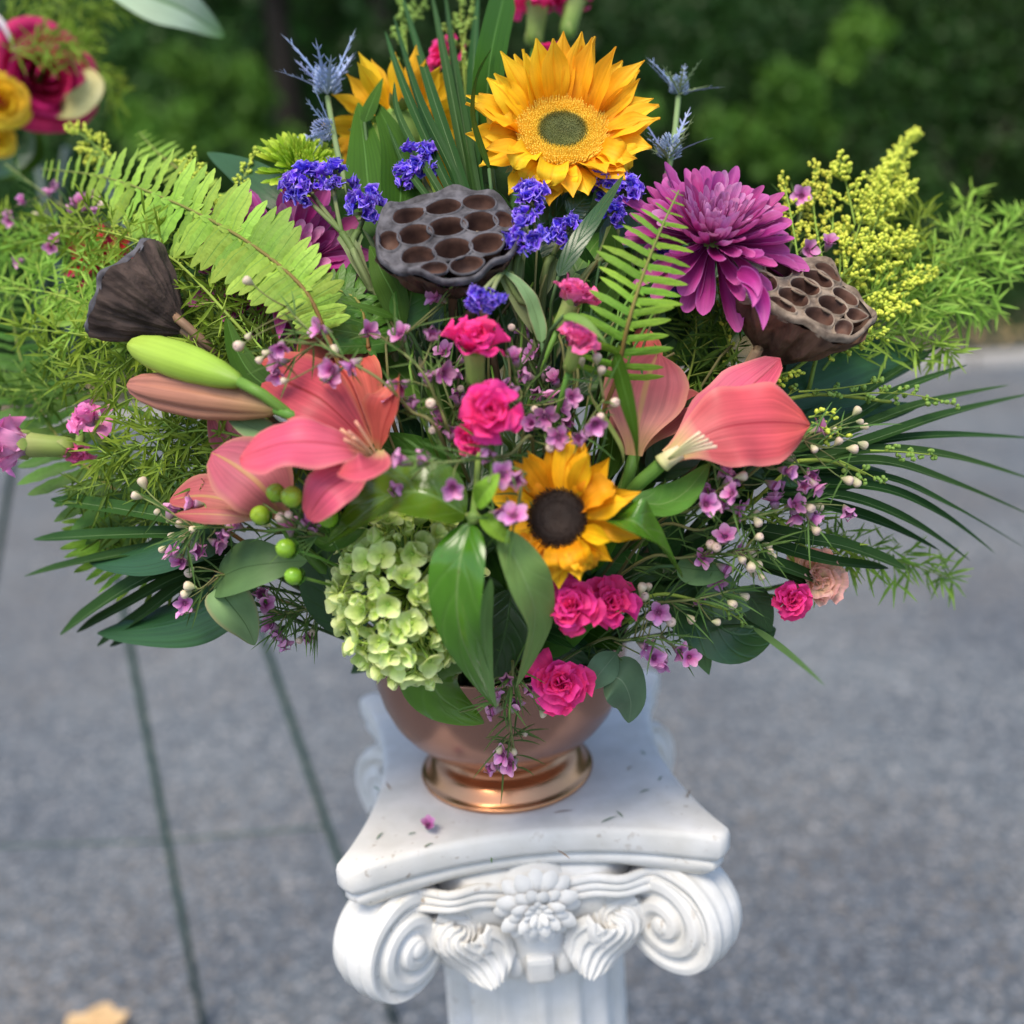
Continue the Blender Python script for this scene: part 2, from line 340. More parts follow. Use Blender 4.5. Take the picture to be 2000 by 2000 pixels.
mGOLD = PM('goldenrod_bud', [(0, (.32, .44, .04)), (.5, (.58, .66, .08)), (1, (.76, .76, .10))], streak=.1, trans=.15, var=.1)
mGOLDS = PM('goldenrod_stem', [(0, (.22, .33, .05)), (1, (.30, .40, .06))], trans=0)
mTHL = PM('seed_pod_green', [(0, (.20, .34, .06)), (1, (.32, .46, .10))], trans=.2)
mBERRY = PM('green_berry', [(0, (.26, .44, .03)), (.6, (.22, .40, .02)), (1, (.40, .48, .08))], streak=.12, rough=.22, trans=.1, spec=.5, var=.08)
mHOLLY = PM('sea_holly_bract', [(0, (.32, .38, .42)), (.5, (.28, .36, .62)), (1, (.46, .52, .72))], streak=.2, var=.15, trans=.1)
mHOLLYG = PM('sea_holly_green', [(0, (.22, .30, .12)), (1, (.30, .38, .2))], streak=.2, trans=.1)
mLOT = solid_mat('lotus_pod_skin', (.030, .018, .015), (.115, .074, .058), scale=95, rough=.8, bump=1, dist=.004, stretch=(1, 1, .22))
mLOTF = solid_mat('lotus_pod_face', (.030, .027, .031), (.125, .118, .130), scale=110, rough=.8, bump=.8, dist=.0015)
mLOT2 = solid_mat('lotus_pod_skin_brown', (.055, .028, .018), (.18, .10, .066), scale=90, rough=.85, bump=1, dist=.004, stretch=(1, 1, .22))
mLOT2F = solid_mat('lotus_pod_face_brown', (.10, .07, .05), (.30, .23, .17), scale=110, rough=.8, bump=.8, dist=.0015)
mPIT = solid_mat('lotus_pit', (.045, .018, .012), (.12, .055, .035), scale=80, rough=.7)
mCOPPER = solid_mat('copper_foot', (.60, .27, .13), (.72, .36, .18), scale=14, rough=.24, metal=1, bump=.05)
mBOWL = solid_mat('copper_bowl', (.34, .18, .135), (.405, .218, .165), scale=9, rough=.25, metal=.76, bump=.02, spec=.5)
mBLACK = solid_mat('bowl_inside', (.012, .012, .012), (.02, .02, .02), rough=.5)
mPLAS = solid_mat("plaster_paint", (.64, .63, .60), (.74, .73, .71), scale=40, rough=.8, bump=.6, dist=.0018, spec=.25)
def plaster_dirt(m):
    t = m.node_tree; L = t.links; bs = t.nodes["Principled BSDF"]; src = bs.inputs['Base Color'].links[0].from_socket; tc = N(t, "ShaderNodeTexCoord")
    n1 = N(t, "ShaderNodeTexNoise"); n1.inputs['Scale'].default_value = 130; n1.inputs['Detail'].default_value = 3; L.new(tc.outputs['Object'], n1.inputs[0])
    n2 = N(t, "ShaderNodeTexNoise"); n2.inputs['Scale'].default_value = 11; n2.inputs['Detail'].default_value = 5; L.new(tc.outputs['Object'], n2.inputs[0])
    a = N(t, "ShaderNodeMapRange"); a.inputs['From Min'].default_value = .62; a.inputs['From Max'].default_value = .70; L.new(n1.outputs[0], a.inputs[0])
    b = N(t, "ShaderNodeMapRange"); b.inputs['From Min'].default_value = .48; b.inputs['From Max'].default_value = .72; L.new(n2.outputs[0], b.inputs[0])
    c = mix(t, src, (.66, .61, .53), mth(t, 'MULTIPLY', b.outputs[0], .5)); c = mix(t, c, (.34, .27, .20), mth(t, 'MULTIPLY', mth(t, 'MULTIPLY', a.outputs[0], b.outputs[0]), .9)); L.new(c, bs.inputs['Base Color'])
plaster_dirt(mPLAS)
mEASEL = solid_mat('green_wire', (.03, .06, .05), (.045, .08, .065), rough=.45)
# ------------------------------------------------------------------ the setting
def asphalt():
    m, t, bs, out = nt('asphalt'); L = t.links
    tc = N(t, "ShaderNodeTexCoord")
    v1 = N(t, "ShaderNodeTexVoronoi"); v1.inputs['Scale'].default_value = 130; L.new(tc.outputs['Object'], v1.inputs[0])
    n1 = N(t, "ShaderNodeTexNoise"); n1.inputs['Scale'].default_value = 1.6; n1.inputs['Detail'].default_value = 6; L.new(tc.outputs['Object'], n1.inputs[0])
    n2 = N(t, "ShaderNodeTexNoise"); n2.inputs['Scale'].default_value = 24; n2.inputs['Detail'].default_value = 5; n2.inputs['Roughness'].default_value = .75; L.new(tc.outputs['Object'], n2.inputs[0])
    rp = ramp(t, [(0, (.054, .064, .075)), (.5, (.098, .117, .136)), (.85, (.162, .178, .195)), (1, (.34, .33, .315))])
    sp = N(t, "ShaderNodeSeparateColor"); L.new(v1.outputs['Color'], sp.inputs[0]); L.new(sp.outputs[0], rp.inputs[0])
    r2 = ramp(t, [(.3, (.75, .76, .80)), (.7, (1.22, 1.2, 1.16))]); L.new(n1.outputs[0], r2.inputs[0])
    r3 = ramp(t, [(.3, (.62, .62, .64)), (.7, (1.35, 1.34, 1.32))]); L.new(n2.outputs[0], r3.inputs[0])
    c = mix(t, rp.outputs[0], r2.outputs[0], 1.0, 'MULTIPLY'); c = mix(t, c, r3.outputs[0], 1.0, 'MULTIPLY')
    n3 = N(t, "ShaderNodeTexNoise"); n3.inputs['Scale'].default_value = .9; n3.inputs['Detail'].default_value = 3; L.new(tc.outputs['Object'], n3.inputs[0])
    c = mix(t, c, (.17, .135, .10), mth(t, 'MULTIPLY', mth(t, 'GREATER_THAN', mth(t, 'MULTIPLY', n3.outputs[0], sp.outputs[1]), .42), .5))
    L.new(c, bs.inputs['Base Color']); bs.inputs['Roughness'].default_value = .8
    bp = N(t, "ShaderNodeBump"); bp.inputs['Strength'].default_value = .5; bp.inputs['Distance'].default_value = .003; L.new(v1.outputs['Distance'], bp.inputs['Height']); L.new(bp.outputs[0], bs.inputs['Normal'])
    return m
mROAD = asphalt()
mSOIL = solid_mat('verge_soil', (.03, .035, .018), (.075, .065, .04), scale=9, rough=.9, bump=.6, dist=.02)
mKERB = solid_mat('granite_kerb', (.28, .265, .245), (.44, .415, .39), scale=40, rough=.85, bump=.4)
mHEDGE = PM('hedge_leaf', [(0, (.013, .042, .009)), (1, (.037, .102, .016))], streak=.2, var=.4, trans=.2, rough=.45)  # deep leaf green, with the hedge's shade put into the colour
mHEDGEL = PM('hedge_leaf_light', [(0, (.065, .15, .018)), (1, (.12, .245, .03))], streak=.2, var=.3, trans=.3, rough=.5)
mBARK = solid_mat('bark', (.014, .011, .008), (.045, .035, .026), scale=14, rough=.9, bump=.8, dist=.01, stretch=(1, 1, .2))
KY = G(1960, 714).y
def sheet(name, x0, x1, y0, y1, z, mat, nx=2, ny=2, fn=None):
    mb = MB(); mb.grid(lambda u, v: (x0 + (x1 - x0) * u, y0 + (y1 - y0) * v, z + (fn(x0 + (x1 - x0) * u, y0 + (y1 - y0) * v) if fn else 0)), nx, ny, 0)
    return struct(name, mb, mat, True)
sheet('ground', -150, 150, -60, 200, -.012, mSOIL)
sheet('road', -60, 60, -30, KY, 0, mROAD)
verge = sheet('verge', -14, 14, KY + .16, KY + 9, .05, mSOIL, 60, 50, lambda x, y: .05 * noise.noise(Vector((x * 1.5, y * 1.5, 0))) + .06 * smooth(KY, KY + 1, y))
kerb = bpy.data.objects.new('kerb', None); COL.objects.link(kerb); kerb.location = (0, KY + .08, 0); kerb['kind'] = 'structure'; WM['kerb'] = Matrix.Translation((0, KY + .08, 0))
def box_mesh(name, sx, sy, sz, mat, bev=.006):
    bm = bmesh.new(); bmesh.ops.create_cube(bm, size=1); bmesh.ops.scale(bm, vec=(sx, sy, sz), verts=bm.verts)
    bmesh.ops.bevel(bm, geom=bm.edges[:], offset=bev, segments=2, affect='EDGES', profile=.6)
    me = bpy.data.meshes.new(name); bm.to_mesh(me); bm.free(); me.materials.append(mat); return me
kme = box_mesh('kerb_stone', 1.18, .14, .14, mKERB, .015)
for i in range(-9, 10): part('kerb_stone', kme, kerb, Matrix.Translation((i * 1.2, random.Random(i).uniform(-.008, .008), .0 + random.Random(i + 50).uniform(-.006, .006))))

def leaf_cloud(mb, fn, n, size, rg, inward=None):
    for _ in range(n):
        p = fn(rg); d = Vector((rg.gauss(0, 1), rg.gauss(0, 1) - .4, rg.gauss(0, .7) + .25)).normalized()
        t = d.orthogonal().normalized(); t = Quaternion(d, rg.uniform(0, 6.28)) @ t; s = d.cross(t); L = size * rg.uniform(.6, 1.3)
        b = len(mb.v)
        for x, y in ((0, 0), (-.42, .45), (0, 1), (.42, .45)):
            mb.v.append(tuple(p + s * (x * L) + t * (y * L) + d * (.10 * L if x else 0))); mb.uv.append((x + .5, y))
        mb.f += [(b, b + 3, b + 1), (b + 1, b + 3, b + 2)]; mb.m += [0, 0]
def bush(name, label, c, r, n, size, mat, seed, lumps=9, group=None, cat_='bush', trunk=True):
    rg = random.Random(seed); th = thing(name, label, cat_, Vector((c[0], c[1], 0.1)), group=group)
    lp = []
    for _ in range(lumps):
        lp.append((Vector((c[0] + rg.uniform(-1, 1) * r[0], c[1] + rg.uniform(-.8, .8) * r[1], c[2] + rg.uniform(-1, 1) * r[2])), rg.uniform(.3, .55) * min(r[0], r[2])))
    mb = MB()
    def f(rg):
        q, rr = rg.choice(lp); d = Vector((rg.gauss(0, 1), rg.gauss(0, 1), rg.gauss(0, 1))).normalized(); p = q + d * (rr * rg.uniform(.72, 1.06)); p.z = max(.14, p.z); return p
    leaf_cloud(mb, f, n, size, rg)
    part('foliage', mb.mesh('foliage', mat), th, world=True, kind='stuff')
    if trunk:
        mb = MB()
        for _ in range(4):
            x = c[0] + rg.uniform(-.4, .4) * r[0]; mb.tube([Vector((x, c[1], .05)), Vector((x + rg.uniform(-.2, .2), c[1], c[2] * .5)), Vector((x + rg.uniform(-.5, .5), c[1] + rg.uniform(-.3, .3), c[2]))], .04, .015, n=6, seg=5)
        part('trunk', mb.mesh('trunk', mBARK), th, world=True)
    return th
def at_hedge(px, py, y): return Q(px, py, y)
HY = KY + 1.6
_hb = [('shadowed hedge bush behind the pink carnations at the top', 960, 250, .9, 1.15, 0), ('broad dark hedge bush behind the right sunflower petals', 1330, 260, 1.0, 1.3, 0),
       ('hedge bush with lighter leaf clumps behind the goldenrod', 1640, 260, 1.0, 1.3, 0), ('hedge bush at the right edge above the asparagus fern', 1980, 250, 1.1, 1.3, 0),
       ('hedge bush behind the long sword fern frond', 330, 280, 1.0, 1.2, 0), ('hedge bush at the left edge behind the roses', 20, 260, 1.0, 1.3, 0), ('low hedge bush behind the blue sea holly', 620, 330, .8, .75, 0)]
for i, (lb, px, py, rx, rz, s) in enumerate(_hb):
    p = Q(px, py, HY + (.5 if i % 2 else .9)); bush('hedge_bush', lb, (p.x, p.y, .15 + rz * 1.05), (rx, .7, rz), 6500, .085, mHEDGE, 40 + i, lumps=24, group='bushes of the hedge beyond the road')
for i, (px, py, sc, lb) in enumerate([(1480, 210, .22, 'small light green leaf clump in the hedge above the purple mum'), (1570, 225, .24, 'wide light green leaf clump in the hedge above the goldenrod'), (1440, 290, .15, 'little bright leaf clump low in the hedge by the purple mum'),
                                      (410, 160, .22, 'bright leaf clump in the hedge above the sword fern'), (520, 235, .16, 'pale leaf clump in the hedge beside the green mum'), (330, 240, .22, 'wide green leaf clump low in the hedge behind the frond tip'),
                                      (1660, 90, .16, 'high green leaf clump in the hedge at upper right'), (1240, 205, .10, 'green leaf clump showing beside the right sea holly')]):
    p = Q(px, py, HY - .35); bush('hedge_shoot', lb, tuple(p), (sc * 1.3, sc * .8, sc * 1.2), 620, .085, mHEDGEL, 70 + i, lumps=6, group='bright shoots of the hedge', cat_='shrub', trunk=False)  # clumps use a lighter leaf green than the hedge bushes
# far wood behind the hedge
mb = MB(); rg = random.Random(5)
leaf_cloud(mb, lambda g: Vector((g.uniform(-9, 9), HY + 3.2 + g.uniform(-.4, 1.2), .1 + 5.2 * g.random())), 22000, .15, rg)
o = solo('woodland', mb, mHEDGE, None, None, Vector((0, HY + 3, 0)), kind='stuff')
mb = MB(); mb.grid(lambda u, v: (-45 + 90 * u, HY + 4.9 + .5 * noise.noise(Vector((u * 14, v * 4, 2))), 6.5 * v), 60, 12); struct('hill', mb, solid_mat('deep_wood', (.006, .016, .005), (.02, .045, .012), scale=5, rough=.9), True)
for i, (px, w) in enumerate([(560, .14), (760, .11), (1000, .12)]):
    p = Q(px, 200, HY + 1.5); th = thing('tree', ['dark tree trunk in the gap above the blue sea holly', 'thin dark tree trunk behind the grass blades', 'dark tree trunk behind the top carnations'][i], 'tree', Vector((p.x, p.y, 0)))
    mb = MB(); mb.tube([Vector((p.x, p.y, 0)), Vector((p.x + .1, p.y, 1.5)), Vector((p.x - .1, p.y, 4.6))], w, w * .6, n=10, seg=8); part('trunk', mb.mesh('trunk', mBARK), th, world=True)
    mb = MB(); leaf_cloud(mb, lambda g: Vector((p.x + g.gauss(0, .8), p.y + g.gauss(0, .6), 3.9 + g.gauss(0, .5))), 1800, .12, rg); part('crown', mb.mesh('crown', mHEDGE), th, world=True, kind='stuff')
# ground cover on the verge
mb = MB()
leaf_cloud(mb, lambda g: (lambda x, y: Vector((x, y, .12 + .06 * smooth(KY, KY + 1, y) + .25 * g.random() * smooth(KY + .7, KY + 1.6, y))))(g.uniform(-4.5, 4.5), KY + .35 + 2.2 * g.random() ** .7), 7000, .06, rg)
solo('ground_cover', mb, mHEDGE, None, None, Vector((0, KY + 1, .1)), kind='stuff')
mDRY = PM('dry_leaf', [(0, (.42, .28, .12)), (1, (.60, .44, .22))], var=.3, trans=.15)
mb = MB(); leaf_cloud(mb, lambda g: Vector((g.uniform(-4, 4), KY + .2 + .6 * g.random(), .125 + .02 * g.random())), 260, .055, rg); solo('leaf_litter', mb, mDRY, None, None, Vector((0, KY + .4, .1)), kind='stuff')
# fallen leaf at the lower left
g = G(178, 2035); mb = MB()
for k in range(5):
    a = R(90 + (k - 2) * 48); d = Vector((math.cos(a), math.sin(a), 0)); L = (.085, .07, .045)[abs(k - 2)]
    mb.strip([g + Vector((0, 0, .006)), g + d * L * .6 + Vector((0, 0, .016)), g + d * L + Vector((0, 0, .008 + .01 * (k % 2)))], L * .75, (0, 0, 1), 'ovate', cup=.2, nv=6)
mb.tube([g + Vector((0, 0, .006)), g + Vector((.01, -.06, .01))], .002, n=5, seg=3)
solo('fallen_leaf', mb, mDRY, 'dry yellow maple leaf fallen on the asphalt at the lower left', 'leaf', g)

# ------------------------------------------------------------------ pedestal
PROT = R(2.75); ZT = .90
PB = Matrix.Rotation(PROT, 4, 'Z')
ped = thing('pedestal', 'white plaster pedestal column with scrolled capital under the copper bowl', 'pedestal', M=PB)
def ab_r(th, half, depth, cut):
    """distance from the axis to the outline of a square with concave sides and cut corners"""
    a = (th + math.pi / 4) % (math.pi / 2) - math.pi / 4; t = math.tan(a)
    # side: x = half - depth*(1-(y/half)^2)
    lo, hi = 0, half * 1.5
    for _ in range(26):
        r = (lo + hi) / 2; x = r * math.cos(a); y = abs(r * math.sin(a))
        ok = x <= half - depth * (1 - min(1, (y / half)) ** 2) and x + y <= 2 * half - cut
        lo, hi = (r, hi) if ok else (lo, r)
    return lo
def abacus(name, prof, half, depth, cut, n=160):
    mb = MB(); rr = [ab_r(6.2832 * j / n, half, depth, cut) for j in range(n)]
    mb.grid(lambda u, v: (lambda k, j: (max(0, rr[j] + prof[k][0]) * math.cos(6.2832 * j / n) if prof[k][0] > -1 else 0, max(0, rr[j] + prof[k][0]) * math.sin(6.2832 * j / n) if prof[k][0] > -1 else 0, prof[k][1]))(round(v * (len(prof) - 1)), round(u * n) % n), n, len(prof) - 1, wrap=True)
    return part(name, mb.mesh(name, mPLAS), ped)
abacus('top_plate', [(-9, ZT), (-.03, ZT), (-.006, ZT), (-.0018, ZT - .0012), (0, ZT - .005), (0, ZT - .017), (-.002, ZT - .021), (-.007, ZT - .0235), (-.012, ZT - .024)], .157, .038, .028)
abacus('lower_moulding', [(-.010, ZT - .0242), (-.006, ZT - .026), (-.0055, ZT - .031), (-.011, ZT - .036), (-.018, ZT - .040), (-.03, ZT - .0405)], .157, .038, .028)
mb = MB(); mb.lathe([(.10, ZT - .039), (.109, ZT - .05), (.111, ZT - .110), (.110, ZT - .128), (.104, ZT - .142), (.094, ZT - .150), (.086, ZT - .156)], 64); part('capital_drum', mb.mesh('capital_drum', mPLAS), ped)
abacus('upper_block', [(-.03, ZT - .0395), (0, ZT - .040), (0, ZT - .07), (-.004, ZT - .085), (-.012, ZT - .1), (-.03, ZT - .102)], .1275, .010, .085)
# fluted shaft
def flute(a, v): return 1 - .055 * abs(math.sin(a * 8)) ** .55 * 1.0 * (smooth(0, .04, v) * smooth(1, .96, v))
def flute2(a, v):
    c = abs(math.sin(a * 8)); return 1 - .075 * (smooth(.18, 1, c)) * smooth(.0, .03, v) * smooth(1, .97, v)
zs = [.10 + (ZT - .158 - .10) * i / 40 for i in range(41)]
mb = MB(); mb.lathe([(.086 - .004 * (i / 40) ** 2, z) for i, z in enumerate(zs)], 192, rad=flute2); part('shaft', mb.mesh('shaft', mPLAS), ped)
mb = MB(); mb.lathe([(.0, .10), (.092, .10), (.096, .092), (.096, .082), (.104, .074), (.112, .06), (.114, .045), (.110, .036), (.12, .034), (.12, .0), (0, 0)], 64); part('base', mb.mesh('base', mPLAS), ped)
mb = MB(); mb.lathe([(.083, ZT - .158), (.088, ZT - .156), (.0895, ZT - .152), (.088, ZT - .148), (.084, ZT - .146)], 64); part('neck_ring', mb.mesh('neck_ring', mPLAS), ped)
bead = MB(); bead.ball((0, 0, 0), .0062, 8, 6); bme = bead.mesh('bead', mPLAS)
for k in range(44):
    a = 6.2832 * k / 44; part('bead', bme, ped, Matrix.Translation((.0905 * math.cos(a), .0905 * math.sin(a), ZT - .1515)))
egg = MB(); egg.ball((0, 0, 0), .0085, 12, 8, sq=(1, .6, 1.5)); egme = egg.mesh('egg_moulding', mPLAS)
tongue = box_mesh('tongue_moulding', .0235, .014, .029, mPLAS, .005)
for k in range(16):
    a = 6.2832 * (k + .5) / 16 - math.pi / 2
    part('egg_moulding', egme, ped, Matrix.Translation((.1095 * math.cos(a), .1095 * math.sin(a), ZT - .1305)) @ Matrix.Rotation(a + math.pi / 2, 4, 'Z') @ Matrix.Rotation(R(12), 4, 'X'))
    a += 6.2832 / 32; part('tongue_moulding', tongue, ped, Matrix.Translation((.1085 * math.cos(a), .1085 * math.sin(a), ZT - .1305)) @ Matrix.Rotation(a + math.pi / 2, 4, 'Z') @ Matrix.Rotation(R(12), 4, 'X'))
# volutes
VR, VT = .046, .030
def volute_mesh():
    mb = MB(); k = .155; nr, na = 60, 120
    def hgt(r, a):
        ph = -(r / VR) * 2.7 + a / 6.2832; fr = ph % 1
        ridge = .0062 * (smooth(0, .22, fr) * smooth(1, .5, fr)) ** .8
        return .009 * (1 - r / VR) ** .9 + ridge
    for sgn in (1, -1):
        def fn(u, v):
            a = 6.2832 * u; r = VR * v
            h = hgt(r, -sgn * a if sgn > 0 else a)
            if r < .0075: h = .013 + math.sqrt(max(0, .0075 ** 2 - r * r)) * .45
            h = h * smooth(1.0, .965, v) + .0
            y = sgn * (VT / 2 + h); return (r * math.cos(a), y, r * math.sin(a))
        mb.grid(fn, na, nr, wrap=True)
    w = [(-1, 0), (-.86, .0012), (-.62, -.0016), (-.35, -.0005), (0, .0022), (.35, -.0005), (.62, -.0016), (.86, .0012), (1, 0)]
    mb.grid(lambda u, v: (lambda q: ((VR + q[1]) * math.cos(6.2832 * u), q[0] * VT / 2, (VR + q[1]) * math.sin(6.2832 * u)))(w[round(v * 8)]), 96, 8, wrap=True)
    return mb.mesh('volute', mPLAS)
vme = volute_mesh()
def ribbed(mb, pts, w0, nrm, ribs=3, d=.005):
    for r in range(ribs):
        o = (r - (ribs - 1) / 2) / ribs * w0
        t = Vector(nrm); q = [Vector(p) for p in pts]; res = []
        for i, p in enumerate(q):
            tg = (q[min(i + 1, len(q) - 1)] - q[max(i - 1, 0)]).normalized(); res.append(p + tg.cross(t).normalized() * (o * (1 - .55 * i / (len(q) - 1))))
        mb.tube(res, d, d * .55, n=8, seg=18, curve=cat)
for q in range(4):
    M0 = Matrix.Rotation(math.pi / 2 * q, 4, 'Z')
    for side in ((-1,) if True else ()):
        a = math.atan2(-1, -1)
        Mv = M0 @ Matrix.Translation((-.1125, -.1125, ZT - .0855)) @ Matrix.Rotation(a, 4, 'Z')
        part('volute', vme, ped, Mv)
    for sx in (-1, 1):
        mb = MB()
        cx, cy, cz_ = sx * .1125, -.1125, ZT - .0855; X = Vector((sx * .7071, -.7071, 0)); Y = Vector((-sx * .7071, -.7071, 0))
        def vp(r, deg, h=.0): return Vector((cx, cy, cz_)) + X * (r * math.cos(R(deg))) + Vector((0, 0, 1)) * (r * math.sin(R(deg))) + Y * (VT / 2 + h)
        for k, (ri, zz) in enumerate(((.0425, 0), (.036, -.0068), (.0295, -.0136))):
            pth = [Vector((sx * .020, -.116, ZT - .050 + zz)), Vector((sx * .044, -.121, ZT - .0435 + zz)), Vector((sx * .066, -.128, ZT - .0425 + zz * .9)), vp(ri, 108, .004), vp(ri, 80, .004), vp(ri, 50, .003), vp(ri * 1.0, 20, .0025), vp(ri * 1.0, -10, .002)]
            mb.tube(pth, .0042, .0022, n=8, seg=34, curve=cat)
        part('scroll_band', mb.mesh('scroll_band', mPLAS), ped, M0)
        pa = [vp(.026, 135, .014), vp(.036, 172, .026), Vector((sx * .064, -.130, ZT - .086)), Vector((sx * .048, -.121, ZT - .110)), Vector((sx * .036, -.119, ZT - .130))]
        mb = MB(); mb2 = None
        def ac(u, v):
            c = cat(pa, v); t = (cat(pa, min(1, v + .03)) - cat(pa, max(0, v - .03))).normalized(); o = Vector((sx * .25, -1, .05)).normalized(); sd = t.cross(o).normalized(); o = sd.cross(t)
            uu = 2 * u - 1; lob = 1 + .22 * abs(math.sin(v * 11)) * smooth(.2, .5, v); hw = .024 * (.35 + .65 * smooth(0, .6, v)) * (1 - .55 * smooth(.86, 1, v)) * lob
            return c + sd * (uu * hw) + o * (.007 * (1 - uu * uu) + .0019 * math.cos(uu * 22) * smooth(0, .35, v) - .006 * abs(uu) ** 3 + .006 * smooth(.75, 1, v) - .004)
        mb.grid(ac, 40, 26); part('acanthus_leaf', mb.mesh('acanthus_leaf', mPLAS), ped, M0)
    # rosette
    RXp = lambda t: Matrix.Rotation(t, 4, 'X')
    Mr = M0 @ Matrix.Translation((0, -.120, ZT - .062)) @ Matrix.Rotation(R(90), 4, 'X') @ Matrix.Rotation(R(0), 4, 'Z')
    mb = MB(); mb.ball((0, 0, .008), .0055, 12, 8, sq=(1, 1, .9)); mb.lathe([(.030, -.022), (.031, -.004), (.024, .002), (0, .003)], 24)
    ros = part('rosette', mb.mesh('rosette', mPLAS), ped, Mr)
    pt = MB(); pt.strip([(0, .005, .003), (0, .018, .010), (0, .029, .004)], .0125, (0, 0, 1), 'round', cup=-.35, tr=.25, nv=8, nu=6); pt2 = pt.mesh('rosette_petal', mPLAS)
    for k in range(37):
        s = 1.18 if k < 15 else (.84 if k < 27 else .5); a = 6.2832 * (k / 15 if k < 15 else ((k - 15) / 12 + .04 if k < 27 else (k - 27) / 10))
        part('rosette_petal', pt2, ros, Matrix.Translation((0, 0, 0 if k < 15 else (.004 if k < 27 else .008))) @ Matrix.Rotation(a, 4, 'Z') @ RXp((0, .25, .5)[(k >= 15) + (k >= 27)] + .12 * math.sin(k * 2.7)) @ Matrix.Scale(s, 4))
# fallen bits on the plate
SCR = ['green needle scrap nearest the right front corner of the white plate', 'short scrap left of the right front corner on the plate', 'brown scrap on the plate midway right of the copper foot', 'long scrap on the plate right in front of the copper foot', 'scrap lying near the front rim of the plate, right of centre', 'small scrap by the left edge of the plate',
       'brown scrap beside the left edge of the plate', 'scrap on the plate left of the fallen magenta bloom', 'scrap on the plate just in front of the fallen magenta bloom', 'brown scrap caught on the front rim above the rosette', 'tiny scrap far right on the plate edge', 'tiny scrap touching the fallen magenta bloom',
       'scrap on the plate close to the right side of the copper foot', 'green scrap on the front rim left of the rosette', 'scrap far back on the plate at right behind the bowl']
for i, (px, py, L, a) in enumerate([(1345, 1550, .010, 1.2), (1260, 1545, .008, .4), (1210, 1590, .008, 2.), (1100, 1585, .012, .1), (1190, 1600, .012, .5), (735, 1540, .008, 2.2), (758, 1535, .011, 2.0), (742, 1632, .008, 1.1), (838, 1650, .006, .5), (1100, 1668, .012, 2.2), (1290, 1520, .006, 1.), (805, 1628, .005, .2), (1230, 1500, .006, .8), (960, 1680, .006, 1.6), (1255, 1470, .006, 2.)]):
    d = ray(px, py); p = CAM + d * ((ZT + .001 - CAM.z) / d.z); mb = MB(); v = Vector((math.cos(a), math.sin(a), 0)) * L * .62
    mb.strip([p - v, p + Vector((0, 0, .0015)), p + v], .0014, (0, 0, 1), 'needle', nu=2, nv=3)
    solo('needle_scrap', mb, mGREY if i % 3 else mBROWNST, SCR[i], 'scrap', p, group='needle scraps on the pedestal top')

# ------------------------------------------------------------------ bowl
bowl = thing('bowl', 'round copper coloured footed bowl holding the bouquet on the white pedestal', 'bowl', Vector((0, 0, ZT)))
BX = Q(985, 1500, 0).x + .003
bowl.matrix_basis = WM[bowl.name] = Matrix.Translation((BX, -.022, ZT + .0005))
prof = [(.0, .0235), (.034, .0238), (.048, .0262), (.060, .031), (.072, .039), (.083, .050), (.091, .061), (.0975, .077), (.1015, .094), (.1035, .111), (.1045, .124), (.1055, .126), (.1045, .1275), (.1025, .1265)]
mb = MB(); mb.lathe(prof, 96); bd = part('bowl_body', mb.mesh('bowl_body', mBOWL), bowl)
mb = MB(); mb.lathe([(.1024, .1262), (.101, .115), (.098, .10), (.09, .09), (.0, .088)], 64); part('lining', mb.mesh('lining', mBLACK), bowl)
mb = MB(); mb.lathe([(0, 0), (.0695, 0), (.0715, .0012), (.0722, .003), (.071, .0045), (.0685, .0052), (.0675, .0075), (.0645, .0105), (.0628, .0145), (.059, .0172), (.0555, .0187), (.053, .0207), (.0505, .0255), (.047, .027)], 96); part('foot', mb.mesh('foot', mCOPPER), bowl)
# ------------------------------------------------------------------ wire easel of the second arrangement
EY = .70; FY = .36
eas = thing('easel', 'dark green wire easel legs standing on the asphalt behind the bouquet', 'easel', G(300, 1990))
def rod(a, b, r=.0065):
    mb = MB(); mb.tube([a, a.lerp(b, .5), b], r, n=8, seg=6); return mb
la0, la1 = G(398, 2012), Q(60, 250, EY + .16)
lb0 = G(772, 2000); lb1 = Q(200, 330, EY + .16)
def line_pt(a, b, px, py): return None
part('leg', rod(la0, la1).mesh('leg', mEASEL), eas, world=True); part('leg', rod(lb0, lb1).mesh('leg', mEASEL), eas, world=True)
part('crossbar', rod(la0.lerp(la1, .24), lb0.lerp(lb1, .26), .0022).mesh('crossbar', mEASEL), eas, world=True)
part('crossbar', rod(la0.lerp(la1, .24), la0.lerp(la1, .24) + Vector((-.36, .02, 0)), .0022).mesh('crossbar', mEASEL), eas, world=True)
bk = la1.lerp(lb1, .5); part('leg', rod(bk, Vector((bk.x - .75, bk.y + .6, 0))).mesh('leg', mEASEL), eas, world=True)
# ------------------------------------------------------------------ flower builders
def petal_set(name, mat, variants):
    out = []
    for kw in variants:
        mb = MB(); kw = dict(kw); pts = kw.pop('pts'); w = kw.pop('w'); mb.strip(pts, w, (0, 0, 1), **kw); out.append(mb.mesh(name, mat))
    return out
def yz(L, b1, b2): return [(0, 0, 0), (0, L * .5, b1 * L), (0, L, b2 * L)]
def RZ(a): return Matrix.Rotation(a, 4, 'Z')
def RX(a): return Matrix.Rotation(a, 4, 'X')
def RY(a): return Matrix.Rotation(a, 4, 'Y')
def T(x, y, z): return Matrix.Translation((x, y, z))
def S(x, y=None, z=None): return Matrix.Diagonal((x, y or x, z or x, 1))

